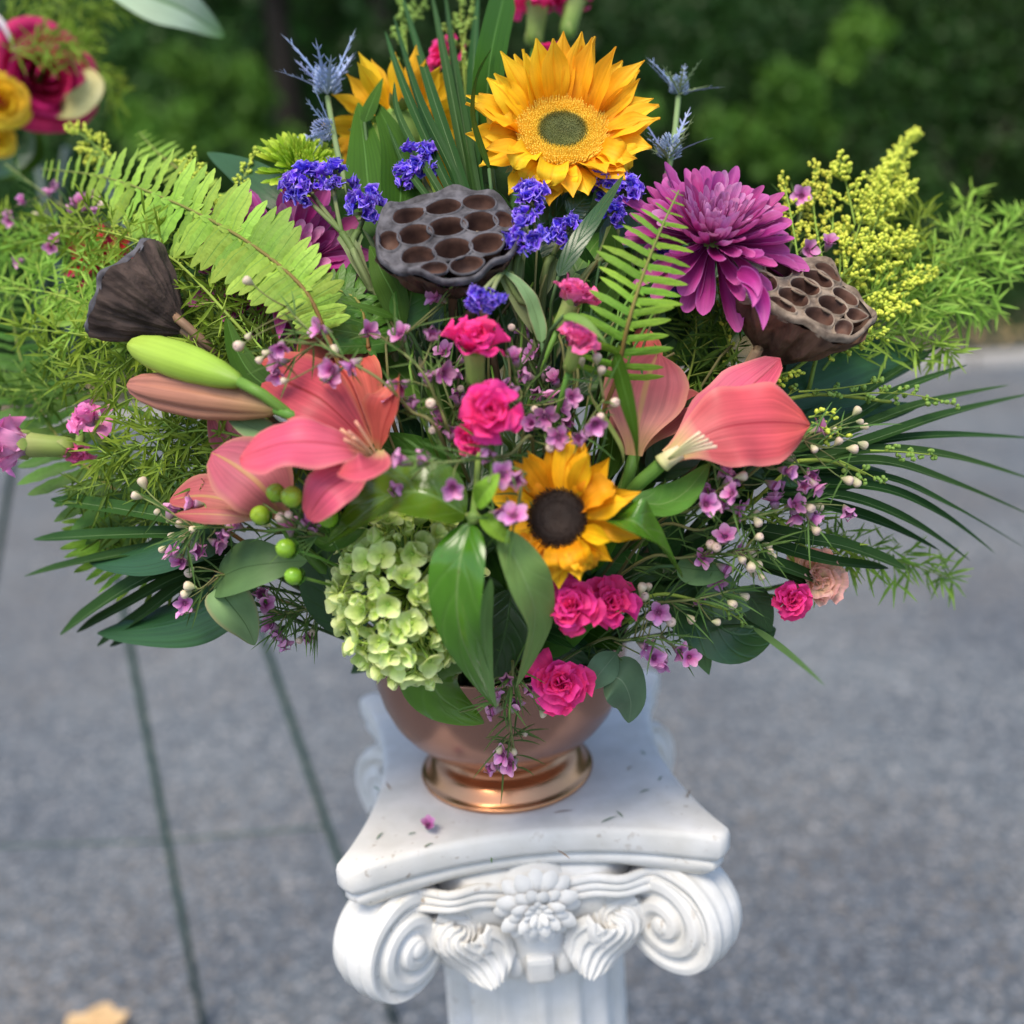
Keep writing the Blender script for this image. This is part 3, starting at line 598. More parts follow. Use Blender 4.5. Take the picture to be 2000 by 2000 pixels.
def sunflower(label, p, z, rd, L, W, mat, disc, seed, elev, n=34, roll=0, curl=None, lens=None, back=False):
    rg = random.Random(seed); M = frame(p, z, roll); th = thing('sunflower', label, 'sunflower', M=M, group='sunflowers')
    pm = petal_set('petal', mat, [dict(pts=yz(L, b1, b2), w=W * w, prof='ray', nu=6, nv=12, cup=c, ruf=r, rufn=1.5, seed=k, bump=.25, twist=tw) for k, (b1, b2, w, c, r, tw) in enumerate(
        [(.06, .04, 1, .25, .1, .1), (.12, .20, .9, .35, .12, -.2), (.02, -.10, 1.05, .2, .18, .15), (.10, -.02, .85, .45, .1, .3), (.16, .02, 1, -.3, .15, -.1), (.05, .25, .8, .5, .2, .5)])]
        + [dict(pts=[(0, 0, 0), (0, L * .35, L * .25), (0, L * .75, L * .15), (0, L * .62, -L * .18)], w=W * 1.1, prof='ray', nu=6, nv=14, cup=.5, ruf=.3, seed=9)])
    rings = ((0, 0), (.5, -.003), (.25, -.006))
    for k in range(n):
        ring = 0 if k < n * .45 else (1 if k < n * .8 else 2); cnt = round(n * (.45, .35, .2)[ring]); kk = k - (0, round(n * .45), round(n * .8))[ring]
        a = 6.2832 * (kk + rings[ring][0]) / cnt + rg.gauss(0, .09)
        e, ls = elev(a); e += rg.gauss(0, R(7)) - ring * R(9)
        me = pm[6] if curl and rg.random() < curl(a) else rg.choice(pm[:6])
        s = ls * rg.uniform(.84, 1.1)
        part('petal', me, th, T(rd * .93 * math.cos(a), rd * .93 * math.sin(a), rings[ring][1]) @ RZ(a - math.pi / 2) @ RX(e) @ RY(rg.gauss(0, .22)) @ S(rg.uniform(.86, 1.1), s, s))
    # disc
    mb = MB(); mb.lathe([(.0, disc['h0']), (rd * .3, disc['h0'] + .0006), (rd * .58, disc['h1'] - .0004)], 40); mb.lathe([(rd * .58, disc['h1'] - .0004), (rd * .6, disc['h1']), (rd * .9, disc['h1'] * .6), (rd, -.003), (rd * .7, -.012), (.006, -.02)], 40, mat=1); d = part('disc', mb.mesh('disc', [disc['core'], disc['mat']]), th)
    mb = MB(); nf = disc['n']
    for i in range(nf):
        f = math.sqrt((i + .5) / nf); a = i * 2.39996; r = rd * 1.01 * f
        zz = (disc['h0'] if f < .3 else disc['h0'] + (disc['h1'] - disc['h0']) * smooth(.3, .6, f)) if f < .6 else disc['h1'] * (1 - .5 * smooth(.6, 1.0, f))
        out = Vector((math.cos(a), math.sin(a), 0)); hh = disc['len'](f) * rg.uniform(.75, 1.25); ww = rd * 1.35 / math.sqrt(nf) * .62
        dr = (Vector((0, 0, 1)) + out * disc['lean'](f) + Vector((rg.gauss(0, .1), rg.gauss(0, .1), 0))).normalized(); c = out * r + Vector((0, 0, zz - .0006)); sd = Vector((-out.y, out.x, 0)); o2 = sd.cross(dr)
        b = len(mb.v)
        for x, y, h in ((1, 0, 0), (0, 1, 0), (-1, 0, 0), (0, -1, 0)): mb.v.append(tuple(c + sd * x * ww + o2 * y * ww)); mb.uv.append((f, 0))
        for x, y in ((.5, 0), (0, .5), (-.5, 0), (0, -.5)): mb.v.append(tuple(c + dr * hh + sd * x * ww + o2 * y * ww)); mb.uv.append((f, 1))
        for j in range(4): mb.f.append((b + j, b + (j + 1) % 4, b + 4 + (j + 1) % 4, b + 4 + j)); mb.m.append(0)
        mb.f.append((b + 4, b + 5, b + 6, b + 7)); mb.m.append(0)
    part('disc_floret', mb.mesh('disc_floret', disc['fmat'], smooth=False), th, kind='stuff')
    bm_ = petal_set('bract', mCALYX, [dict(pts=yz(L * .52, -.12, .0), w=W * .55, prof='lance', nu=4, nv=8, cup=.3), dict(pts=yz(L * .45, -.25, -.4), w=W * .6, prof='lance', nu=4, nv=8, cup=.3)])
    for k in range(18):
        a = 6.2832 * k / 18 + rg.gauss(0, .08); part('bract', rg.choice(bm_), th, T(rd * .85 * math.cos(a), rd * .85 * math.sin(a), -.008) @ RZ(a - math.pi / 2) @ RX(R(-30) + rg.gauss(0, .2)))
    mb = MB(); mb.lathe([(rd * .95, -.006), (rd * .8, -.018), (.009, -.028), (.006, -.03)], 24); part('receptacle', mb.mesh('receptacle', mCALYX), th)
    stem(th, M @ Vector((0, 0, -.024)), -z, .0052, mSTEM, L=.07); return th
def disc_mat(name, stops):
    m, t, bs, out = nt(name); uv = N(t, "ShaderNodeUVMap"); sx = N(t, "ShaderNodeSeparateXYZ"); t.links.new(uv.outputs[0], sx.inputs[0]); rp = ramp(t, stops); t.links.new(sx.outputs[0], rp.inputs[0]); t.links.new(rp.outputs[0], bs.inputs[0]); bs.inputs['Roughness'].default_value = .7; return m
mDG = disc_mat('sunflower_floret_yellow', [(0, (.17, .18, .055)), (.36, (.13, .15, .035)), (.5, (.17, .15, .02)), (.60, (.82, .54, .04)), (1, (.95, .68, .09))])
mDB = disc_mat('sunflower_floret_brown', [(0, (.035, .016, .009)), (.7, (.022, .009, .005)), (1, (.06, .025, .006))])
mDGB = solid_mat('sunflower_disc_green', (.62, .40, .03), (.75, .5, .05), rough=.8); mDBB = solid_mat('sunflower_disc_brown', (.012, .006, .004), (.02, .01, .006), rough=.8)
mDGC = solid_mat('sunflower_disc_core', (.05, .06, .015), (.10, .11, .025), rough=.8)
DISC_G = dict(core=mDGC, mat=mDGB, fmat=mDG, h0=.001, h1=.0045, n=1400, len=lambda f: .0022 + .0030 * smooth(.5, 1, f), lean=lambda f: -.5 * (1 - f) + .55 * smooth(.7, 1, f))
DISC_B = dict(core=mDBB, mat=mDBB, fmat=mDB, h0=.002, h1=.0035, n=650, len=lambda f: .0014 + .002 * smooth(.6, 1, f), lean=lambda f: .2 * f)

def mum(label, p, z, rad, n, mats, seed, roll=0, L0=.042, W0=.0105, group=None, droop=None, name='chrysanthemum'):
    rg = random.Random(seed); M = frame(p, z, roll); th = thing(name, label, 'chrysanthemum', M=M, group=group)
    sets = [petal_set('petal', m, [dict(pts=[(0, 0, 0), (0, .45, b1), (0, .85, b2), (0, 1, b3)], w=w, prof='mum', nu=6, nv=10, cup=c, tr=.20, seed=k, ruf=.06) for k, (b1, b2, b3, w, c) in enumerate([(.05, .12, .2, .26, .55), (.0, .1, .28, .24, .7), (.08, .05, .08, .28, .45), (.1, .2, .38, .22, .8)])]) for m in mats]
    for i in range(n):
        f = (i + .5) / n; a = i * 2.39996 + rg.gauss(0, .1)
        L = L0 * (1 - .80 * f ** .9) * rg.uniform(.88, 1.12) * (rad / .04 if False else 1); el = R(-22) + R(100) * f ** .8 + rg.gauss(0, R(6))
        if droop and f < .35: el += droop(a) * (1 - f / .35)
        br = rad * .30 * math.sqrt(1 - f); zz = rad * .30 * f
        st = sets[0] if f < .35 else (rg.choice(sets) if f < .55 else sets[-1])
        part('petal', rg.choice(st), th, T(br * math.cos(a), br * math.sin(a), zz - .004) @ RZ(a - math.pi / 2) @ RX(el) @ RY(rg.gauss(0, .15)) @ S(L * rg.uniform(.85, 1.1) * (W0 / .0105), L, L))
    mb = MB(); mb.lathe([(rad * .34, -.004), (rad * .28, -.012), (.004, -.018)], 20); part('calyx', mb.mesh('calyx', mCALYX), th)
    stem(th, M @ Vector((0, 0, -.014)), -z, .003, mSTEM); return th

def carnation(label, p, z, s, seed, mat=mPINK, roll=0, openness=1.0, n=30, group='pink spray carnations', end=None, cal=True, cat_='carnation', name='carnation', calyx_mat=None):
    """s = overall diameter of the open flower"""
    rg = random.Random(seed); M = frame(p, z, roll); th = thing(name, label, cat_, M=M, group=group)
    L = s * .5
    pm = petal_set('petal', mat, [dict(pts=[(0, 0, 0), (0, L * .55, L * b0), (0, L, L * b1)], w=L * w, prof='fan', nu=8, nv=9, cup=c, ruf=r, rufn=1.2, tr=.22, serr=.05, seed=k * 3 + 1) for k, (b0, b1, w, c, r) in enumerate([(.12, -.05, 1.0, .1, .35), (.2, .12, .9, .3, .45), (.25, .3, .8, .5, .5), (.05, -.15, 1.1, 0, .4), (.18, .02, .85, -.2, .55)])])
    for i in range(n):
        f = i / (n - 1); a = i * 2.39996 + rg.gauss(0, .15); el = R(8) + R(80) * f ** .75
        if openness < 1: el = R(90) - (R(90) - el) * openness
        sc = (1 - .38 * f) * rg.uniform(.88, 1.1)
        part('petal', rg.choice(pm), th, T(.0012 * math.cos(a), .0012 * math.sin(a), -L * .38 + L * .16 * f) @ RZ(a - math.pi / 2) @ RX(el) @ RY(rg.gauss(0, .25)) @ S(sc))
    if cal:
        h = s * .52; r = s * .135; z0 = -L * .30
        mb = MB(); mb.lathe([(r * .25, z0 - h), (r * .75, z0 - h * .96), (r * .95, z0 - h * .75), (r * 1.0, z0 - h * .4), (r * 1.12, z0 - h * .05), (r * 1.2, z0 + h * .06)], 20, rad=lambda a, v: 1 + .025 * math.sin(a * 10))
        for k in range(5):
            a = 6.2832 * k / 5; d = Vector((math.cos(a), math.sin(a), 0)); mb.strip([d * r * 1.15 + Vector((0, 0, z0)), d * r * 1.3 + Vector((0, 0, z0 + h * .14)), d * r * 1.35 + Vector((0, 0, z0 + h * .24))], r * 1.3, d, 'lance', nu=2, nv=4)
        for k in range(4):
            a = 6.2832 * k / 4 + .4; d = Vector((math.cos(a), math.sin(a), 0)); mb.strip([d * r * .5 + Vector((0, 0, z0 - h)), d * r * 1.05 + Vector((0, 0, z0 - h * .85)), d * r * 1.06 + Vector((0, 0, z0 - h * .62))], r * 1.2, d, 'ovate', nu=2, nv=4)
        part('calyx', mb.mesh('calyx', calyx_mat or mCALYX), th); b = M @ Vector((0, 0, z0 - h))
    else: b = M @ Vector((0, 0, -L * .4))
    stem(th, b, -z, .0018, mSTEM, end=end); return th

def rose(label, p, z, s, mat, seed, roll=0, end=None, n=16):
    rg = random.Random(seed); M = frame(p, z, roll); th = thing('rose', label, 'rose', M=M)
    for i in range(n):
        f = i / (n - 1); r0 = s * (.06 + .40 * f ** .8); H = s * (.50 - .10 * f); sp = 1.3 + .5 * f; a0 = i * 2.39996
        lip = .32 * f ** 1.5
        def fn(u, v):
            a = a0 + (u - .5) * sp * 2; r = r0 * (.35 + .65 * math.sin(min(1, v * 1.15) * 1.57)) * (1 + .06 * math.sin(a * 3 + i)) + s * lip * smooth(.62, 1, v) * .45
            e = 1 - (abs(u - .5) * 2) ** 2.6 * .5; zz = -s * .28 + H * v * e - s * lip * .5 * smooth(.75, 1, v) + s * .02 * math.sin(u * 9 + i)
            return (r * math.cos(a), r * math.sin(a), zz)
        mb = MB(); mb.grid(fn, 14, 9); part('petal', mb.mesh('petal', mat), th)
    mb = MB()
    for k in range(5):
        a = 6.2832 * k / 5; d = Vector((math.cos(a), math.sin(a), 0)); mb.strip([d * s * .05 + Vector((0, 0, -s * .3)), d * s * .3 + Vector((0, 0, -s * .28)), d * s * .48 + Vector((0, 0, -s * .42))], s * .14, (0, 0, 1), 'lance', nu=2, nv=6)
    mb.ball((0, 0, -s * .32), s * .09, 10, 6); part('calyx', mb.mesh('calyx', mCALYX), th)
    if end is not False: stem(th, M @ Vector((0, 0, -s * .36)), -z, .003, mSTEM, end=end)
    return th

FLOR = {}
def floret_meshes():
    pt = petal_set('petal', mWAX, [dict(pts=[(0, .0018, 0), (0, .0046, -.0002 + .001 * k), (0, .0088, .0012 * k)], w=.0062, prof='round', nu=4, nv=5, cup=.3 + .1 * k, tr=.35, seed=k) for k in range(3)])
    pc = petal_set('petal', mWAX, [dict(pts=[(0, .0020, 0), (0, .0046, .0022), (0, .0024, .0052)], w=.0062, prof='round', nu=4, nv=6, cup=.45, tr=.3, seed=5)])
    mb = MB(); mb.lathe([(.0009, -.006), (.0014, -.0045), (.0026, -.0015), (.0030, .0004), (.0026, .0010), (.0021, .0002), (.0, -.0005)], 10)
    for k in range(10):
        a = 6.2832 * k / 10; d = Vector((math.cos(a), math.sin(a), 0)); mb.tube([d * .0022, d * .0024 + Vector((0, 0, .0012)), d * .0014 + Vector((0, 0, .0018))], .00028, n=4, seg=3)
    mb.tube([(0, 0, 0), (0, 0, .0015), (0, 0, .0028)], .0003, n=4, seg=2)
    return pt, pc[0], mb.mesh('flower', mWAXC)
WPT, WPC, WCUP = floret_meshes()
mb = MB(); mb.lathe([(.0007, -.0055), (.0014, -.004), (.0030, -.0014), (.0036, .0008), (.0032, .0026), (.0018, .0036), (.0007, .0036), (.0, .0030)], 12); WBUD = mb.mesh('bud', mWBUD)
def waxflower(label, base, trunk, flowers, buds, seed, needles=30, open_p=.8, dscale=1.0, off=-.012, fz=None):
    """base: hidden foot of the sprig; trunk: pixel path of its main stem; flowers/buds: (px, py[, depth offset])"""
    rg = random.Random(seed); tp = [P(x, y, off + (o[0] if o else 0)) for x, y, *o in trunk]
    th = thing('waxflower', label, 'waxflower', tp[0], group='waxflower sprigs'); mb = MB(); nd = MB(); line = [base] + tp
    mb.tube(line, .0014, .0007, n=5, seg=6 * len(line), curve=cat)
    samples = [cat(tp, k / 24) for k in range(25)] if len(tp) > 1 else [tp[0]]
    ends = []
    for kind, lst in (('f', flowers), ('b', buds)):
        for e in lst:
            q = P(e[0], e[1], off + (e[2] if len(e) > 2 else rg.uniform(-.012, .012))); j = min(samples, key=lambda s: (s - q).length * 1.0 + (q - s).normalized().dot((tp[0] - tp[-1]).normalized()) * .012 if (s - q).length > .006 else .05)
            mid = j.lerp(q, .5) + Vector((rg.gauss(0, .003), rg.gauss(0, .003), rg.gauss(0, .003))); d = (q - mid).normalized()
            if kind == 'f':
                z = (face(q, rg.gauss(0, .85), rg.gauss(.35, .7)) + d * .7).normalized(); Mf = frame(q, z, rg.uniform(0, 6.28), dscale * rg.uniform(.92, 1.16))
                L = WM[th.name].inverted() @ Mf; fl = part('flower', WCUP, th, L); cl = rg.random() > open_p * .8; tilt = rg.uniform(R(5), R(45))
                for k in range(5):
                    part('petal', WPC if cl else rg.choice(WPT), fl, RZ(6.2832 * k / 5 + rg.gauss(0, .06)) @ T(0, 0, .0002) @ RX(0 if cl else tilt + rg.gauss(0, .12)))
                ends.append((j, mid, q - z * .0058 * dscale))
            else:
                z = (d + face(q, rg.gauss(0, .5), rg.gauss(0, .5), 1.2) * .5).normalized(); sc = rg.uniform(.6, .95)
                part('bud', WBUD, th, WM[th.name].inverted() @ frame(q, z, 0, sc)); ends.append((j, mid, q - z * .005 * sc))
    for j, m, q in ends: mb.tube([j, m, q], .0006, .0005, n=4, seg=6)
    for _ in range(needles):
        if ends and rg.random() < .5: j, m, q = rg.choice(ends); c = bez([j, m, q], rg.random() * .8); ax = (q - j).normalized()
        else: k = rg.random(); c = cat(tp, k); ax = (cat(tp, min(1, k + .05)) - cat(tp, max(0, k - .05))).normalized()
        d = (ax * .8 + Vector((rg.gauss(0, 1), rg.gauss(0, 1), rg.gauss(0, 1))).normalized()).normalized(); L = rg.uniform(.012, .030)
        nd.strip([c, c + d * L * .5 + Vector((0, 0, .002)), c + d * L + ax * .004], .0013, (CAM - c), 'needle', nu=2, nv=4, fold=.5)
    part('stem', mb.mesh('stem', mWSTEM), th, world=True)
    if needles: part('needle', nd.mesh('needle', mWNEED), th, world=True, kind='stuff')
    return th

def hydrangea(label, p, z, rx, ry, rz, seed):
    rg = random.Random(seed); M = frame(p, z, 0); th = thing('hydrangea', label, 'hydrangea', M=M)
    pt = petal_set('petal', mHYD, [dict(pts=[(0, .0012, 0), (0, .006, .0005 * k), (0, .0118, .0028 * k)], w=.0125, prof='round', nu=6, nv=6, cup=.16 + .12 * k, tr=.30, seed=k, bump=.2) for k in range(4)])
    cb = MB(); cb.ball((0, 0, .0008), .0019, 8, 5); cb.tube([(0, 0, 0), (0, 0, -.01), (0, 0, -.02)], .0007, n=4, seg=2); cb = cb.mesh('floret', mHYDC)
    n = 150
    for layer, cnt, sc in ((1.0, 145, .82), (.78, 50, .8)):
        for i in range(cnt):
            zz = 1 - 1.55 * (i + .5) / cnt; a = i * 2.39996 + layer; rr = math.sqrt(max(0, 1 - zz * zz)); d = Vector((rr * math.cos(a), rr * math.sin(a), zz))
            d = (d + Vector((rg.gauss(0, .05), rg.gauss(0, .05), rg.gauss(0, .05)))).normalized(); q = Vector((d.x * rx, d.y * ry, d.z * rz)) * layer * rg.uniform(.9, 1.07)
            nn = Vector((d.x / rx, d.y / ry, d.z / rz)).normalized(); nn = (nn + Vector((rg.gauss(0, .28), rg.gauss(0, .28), rg.gauss(0, .28)))).normalized(); s = sc * rg.choice((.55, .7, .85, 1.0, 1.05, 1.12))
            fl = part('floret', cb, th, frame(q, nn, rg.uniform(0, 6), s, Vector((0, 1, 0)))); t = rg.choice((R(5), R(22), R(45), R(60) if s < .8 else R(12)))
            for k in range(4): part('petal', rg.choice(pt), fl, RZ(k * 1.5708 + rg.gauss(0, .1)) @ T(0, 0, .0003 * k) @ RX(t + rg.gauss(0, .15)) @ S(rg.uniform(.9, 1.1)))
    mb = MB()
    for i in range(26):
        zz = 1 - 1.6 * (i + .5) / 26; a = i * 2.39996; rr = math.sqrt(max(0, 1 - zz * zz)); q = Vector((rr * math.cos(a) * rx, rr * math.sin(a) * ry, zz * rz)) * .75; mb.tube([(0, 0, -rz * .9), q * .5 + Vector((0, 0, -rz * .3)), q], .0012, n=4, seg=4)
    part('stalk', mb.mesh('stalk', mHYDC), th); stem(th, M @ Vector((0, 0, -rz * .85)), -z, .004, mSTEM); return th

def statice(label, heads, stem_pts, seed, light=False):
    """heads: (px, py, radius_px, offset, right, up)"""
    rg = random.Random(seed); hp = [P(h[0], h[1], h[3]) for h in heads]; th = thing('statice', label, 'statice', hp[0], group='violet statice sprays')
    if not FLOR.get('st'):
        L = .0095
        FLOR['st'] = petal_set('floret', mSTAT, [dict(pts=[(0, 0, 0), (0, L * .6, L * .1 * k), (0, L, L * .3)], w=L * 1.25, prof='fan', nu=6, nv=6, cup=.6, ruf=.6, rufn=1.5, tr=.2, serr=.12, seed=k) for k in range(4)])
        mb = MB(); mb.lathe([(.0007, -.009), (.0013, -.004), (.0017, 0), (.0021, .001)], 7); FLOR['stc'] = mb.mesh('calyx', mSTATC)
    mb = MB(); node = P(*stem_pts[0])
    sp = [P(*s) for s in stem_pts]; e = bowl_point(); mb.tube(sp + [sp[-1].lerp(e, .5), e], .0026, .0026, n=6, seg=14, curve=cat)
    for sg in (1, -1):                                        # winged stem
        mb.strip(sp[:3] if len(sp) > 2 else sp, .010, (CAM - sp[0]), 'strap', nu=4, nv=8, ruf=.25, curve=cat, fold=.2 * sg)
    for h, q in zip(heads, hp):
        z = face(q, h[4], h[5]); r = h[2] * .74 * mpp(q); M = frame(q, z, rg.uniform(0, 6)); ax = M.to_3x3() @ Vector((0, 0, -1))
        mb.tube([node, node.lerp(q, .5) + ax * .006, q + ax * r * .9], .0018, .0016, n=5, seg=6)
        cl = []
        for i in range(max(11, int(h[2] * .46))):
            d = Vector((rg.gauss(0, 1), rg.gauss(0, 1), abs(rg.gauss(0, .8)) + .05)).normalized(); c = Vector((d.x * r, d.y * r, d.z * r * .75)) * rg.uniform(.55, 1)
            dz = (d + Vector((rg.gauss(0, .35), rg.gauss(0, .35), rg.gauss(.3, .35)))).normalized(); Mf = M @ frame(c, dz, rg.uniform(0, 6), rg.uniform(.62, .95) * min(1, .6 + h[2] / 100), Vector((0, 1, 0)))
            L0 = WM[th.name].inverted() @ Mf
            if rg.random() < .7: part('calyx', FLOR['stc'], th, L0)
            for k in range(rg.choice((3, 4, 4, 5))): part('floret', rg.choice(FLOR['st']), th, L0 @ RZ(k * 1.4 + rg.gauss(0, .3)) @ RX(rg.uniform(R(25), R(75))) @ S(rg.uniform(.8, 1.1)))
        for k in range(int(5 + h[2] * .12)):
            c = M @ Vector((rg.gauss(0, r * .4), rg.gauss(0, r * .4), 0)); mb.tube([q + ax * r * .9, (q + ax * r * .5).lerp(c, .5), c], .0011, .0016, n=4, seg=3)
    part('stem', mb.mesh('stem', mSTATC), th, world=True); return th

def sea_holly(label, heads, stem_pts, seed, green=0):
    rg = random.Random(seed); p0 = P(*heads[0][:2], heads[0][3]); th = thing('sea_holly', label, 'sea holly', p0, group='blue sea holly stems'); smb = MB()
    sp = [P(*s) for s in stem_pts]; e = bowl_point(); smb.tube(sp + [sp[-1].lerp(e, .5), e], .0021, .0026, n=6, seg=16, curve=cat)
    for (px, py, r, o, rr, uu, nb) in heads:
        q = P(px, py, o); z = face(q, rr, uu, .35); L = r * 1.22 * mpp(q); M = frame(q, z, rg.uniform(0, 6)); Li = WM[th.name].inverted()
        for k in range(nb):
            a = 6.2832 * k / nb + rg.gauss(0, .15); mb = MB(); l = L * rg.uniform(.75, 1.15); el = rg.uniform(R(12), R(60))
            pts = [Vector((0, 0, 0)), Vector((0, l * .5, l * .04)), Vector((0, l, l * rg.uniform(-.1, .2)))]
            mb.strip(pts, l * .075, (0, 0, 1), 'lance', nu=2, nv=8, fold=.5)
            for s in range(5):
                v = .18 + .15 * s; c = bez(pts, v)
                for sg in (1, -1):
                    tip = c + Vector((sg * l * .15 * (1.1 - v * .7), l * .11, l * rg.uniform(-.02, .06))); mb.strip([c, c.lerp(tip, .5), tip], l * .03, (0, 0, 1), 'needle', nu=2, nv=3)
            part('bract', mb.mesh('bract', mHOLLYG if rg.random() < green else mHOLLY), th, Li @ M @ RZ(a) @ RX(el))
        mb = MB()
        for i in range(90):
            f = (i + .5) / 90; a = i * 2.39996; rr_ = L * .2 * math.sin(1.2 * math.acos(1 - f) if f < 1 else 1.57) ; c = Vector((L * .13 * math.sqrt(max(0, 1 - (1.3 * f - .35) ** 2)) * math.cos(a), L * .13 * math.sqrt(max(0, 1 - (1.3 * f - .35) ** 2)) * math.sin(a), L * .34 * f)); d = (Vector((math.cos(a), math.sin(a), .5)) + Vector((0, 0, f))).normalized()
            mb.bud(c, d, L * .013, L * .12)
        part('flower_head', mb.mesh('flower_head', mHOLLY), th, Li @ M)
    part('stem', smb.mesh('stem', mHOLLYG), th, world=True); return th

def lotus(label, p, z, rx, ry, H, holes, seed, mface, mskin, roll=0, stem_to=None, seeds=(), wav=.07, group='dried lotus pods'):
    """seed pod: flat pitted face of radii rx, ry, wrinkled cone of height H below it"""
    rg = random.Random(seed); M = frame(p, z, roll); th = thing('lotus_pod', label, 'lotus pod', M=M, group=group)
    ph = [rg.uniform(0, 6.28) for _ in range(6)]
    def rim(a): return 1 + wav * (math.sin(3 * a + ph[0]) * .5 + math.sin(5 * a + ph[1]) * .4 + math.sin(9 * a + ph[2]) * .2)
    def rz(a): return rx * .09 * (math.sin(4 * a + ph[3]) * .6 + math.sin(7 * a + ph[4]) * .4)
    bm = bmesh.new(); edges = []; n = 72
    def ztop(x, y): r = math.hypot(x / rx, y / ry); a = math.atan2(y / ry, x / rx); return rz(a) * smooth(.55, 1, r) + rx * .05 * (1 - r * r)
    def loop(pts):
        vs = [bm.verts.new(q) for q in pts]
        es = [bm.edges.new((vs[i], vs[(i + 1) % len(vs)])) for i in range(len(vs))]; return vs, es
    outer, es = loop([(rx * rim(6.2832 * i / n) * .95 * math.cos(6.2832 * i / n), ry * rim(6.2832 * i / n) * .95 * math.sin(6.2832 * i / n), 0) for i in range(n)]); edges += es; hl = []
    for (hx, hy, ha, hb, hr) in holes:
        vs, es = loop([(hx * rx + rx * (ha * 1.12 * math.cos(t) * math.cos(hr) - hb * 1.12 * math.sin(t) * math.sin(hr)), hy * ry + ry * (ha * 1.12 * math.cos(t) * math.sin(hr) + hb * 1.12 * math.sin(t) * math.cos(hr)), 0) for t in [6.2832 * k / 20 for k in range(20)]]); edges += es; hl.append((vs, hx * rx, hy * ry))
    bmesh.ops.triangle_fill(bm, edges=edges, use_beauty=True, use_dissolve=False)
    for v in bm.verts: v.co.z = ztop(v.co.x, v.co.y)
    for f in bm.faces:
        if f.normal.z < 0: f.normal_flip()
    pits = []
    for vs, cx, cy in hl:
        prev = vs; cz = ztop(cx, cy); dk = max(.16, min(1, 1.35 * (1.02 - math.hypot(cx / rx, cy / ry))))
        for k, (s, dz, mi) in enumerate([(.97, rx * .035, 0), (.88, rx * .02, 0), (.84, -rx * .10, 1), (.70, -rx * .36, 1), (.35, -rx * .46, 1), (.05, -rx * .47, 1)]):
            cur = [bm.verts.new((cx + (v.co.x - cx) * s, cy + (v.co.y - cy) * s, cz + (dz if dz > 0 else dz * dk) + (v.co.z - cz) * .8)) for v in vs]
            for i in range(len(vs)):
                j = (i + 1) % len(vs); f = bm.faces.new((prev[i], prev[j], cur[j], cur[i])); f.material_index = mi; f.smooth = True
            prev = cur
    # lip turning over the edge
    prev = outer
    for s, dz in ((1.03, rx * .05), (1.07, rx * .0), (1.05, -rx * .07)):
        cur = [bm.verts.new((v.co.x * s, v.co.y * s, v.co.z + dz + rx * .03 * math.sin(11 * math.atan2(v.co.y, v.co.x) + ph[5]))) for v in outer]
        for i in range(n): bm.faces.new((prev[i], cur[i], cur[(i + 1) % n], prev[(i + 1) % n])).smooth = True
        prev = cur
    bmesh.ops.recalc_face_normals(bm, faces=bm.faces[:])
    me = bpy.data.meshes.new('pod_face'); bm.to_mesh(me); bm.free(); me.materials.append(mface); me.materials.append(mPIT); part('pod_face', me, th)
    mb = MB(); m = 144
    def fn(u, v):
        a = 6.2832 * u; r = 1 - v; prf = (r ** .82) * (1 + .10 * math.sin(math.pi * v)) * .985 + .045
        wr = 1 + (.05 * math.sin(13 * a + ph[0] + 2 * v) + .045 * abs(math.sin(11.5 * a + ph[1] - 3 * v + noise.noise(Vector((a, v * 4, 3))))) - .03 + .03 * math.sin(41 * a + ph[2] + 3 * v)) * (.3 + .7 * math.sin(math.pi * min(1, v * 1.1))) + .05 * noise.noise(Vector((math.cos(a) * 2, math.sin(a) * 2, v * 5)))
        rr = rim(a) * (1 - v) + v
        return (rx * prf * wr * rr * math.cos(a), ry * prf * wr * rr * math.sin(a), rz(a) * (1 - v) * 1.0 - rx * .05 - H * v ** 1.08 + rx * .02 * noise.noise(Vector((u * 30, v * 4, 1))))
    mb.grid(fn, m, 26, wrap=True); part('pod_wall', mb.mesh('pod_wall', mskin), th)
    for (hx, hy, s) in seeds:
        mb = MB(); mb.ball((hx * rx, hy * ry, -rx * .06), s, 8, 6); part('seed', mb.mesh('seed', mBROWNST), th)
    b = M @ Vector((0, 0, -H * .98)); mb = MB(); pts = [b + z * .004, b - z * .03] + (stem_to or []) + [bowl_point()]
    mb.tube(pts, .0034, .003, n=8, seg=16, curve=cat); part('stem', mb.mesh('stem', mBROWNST), th, world=True); return th

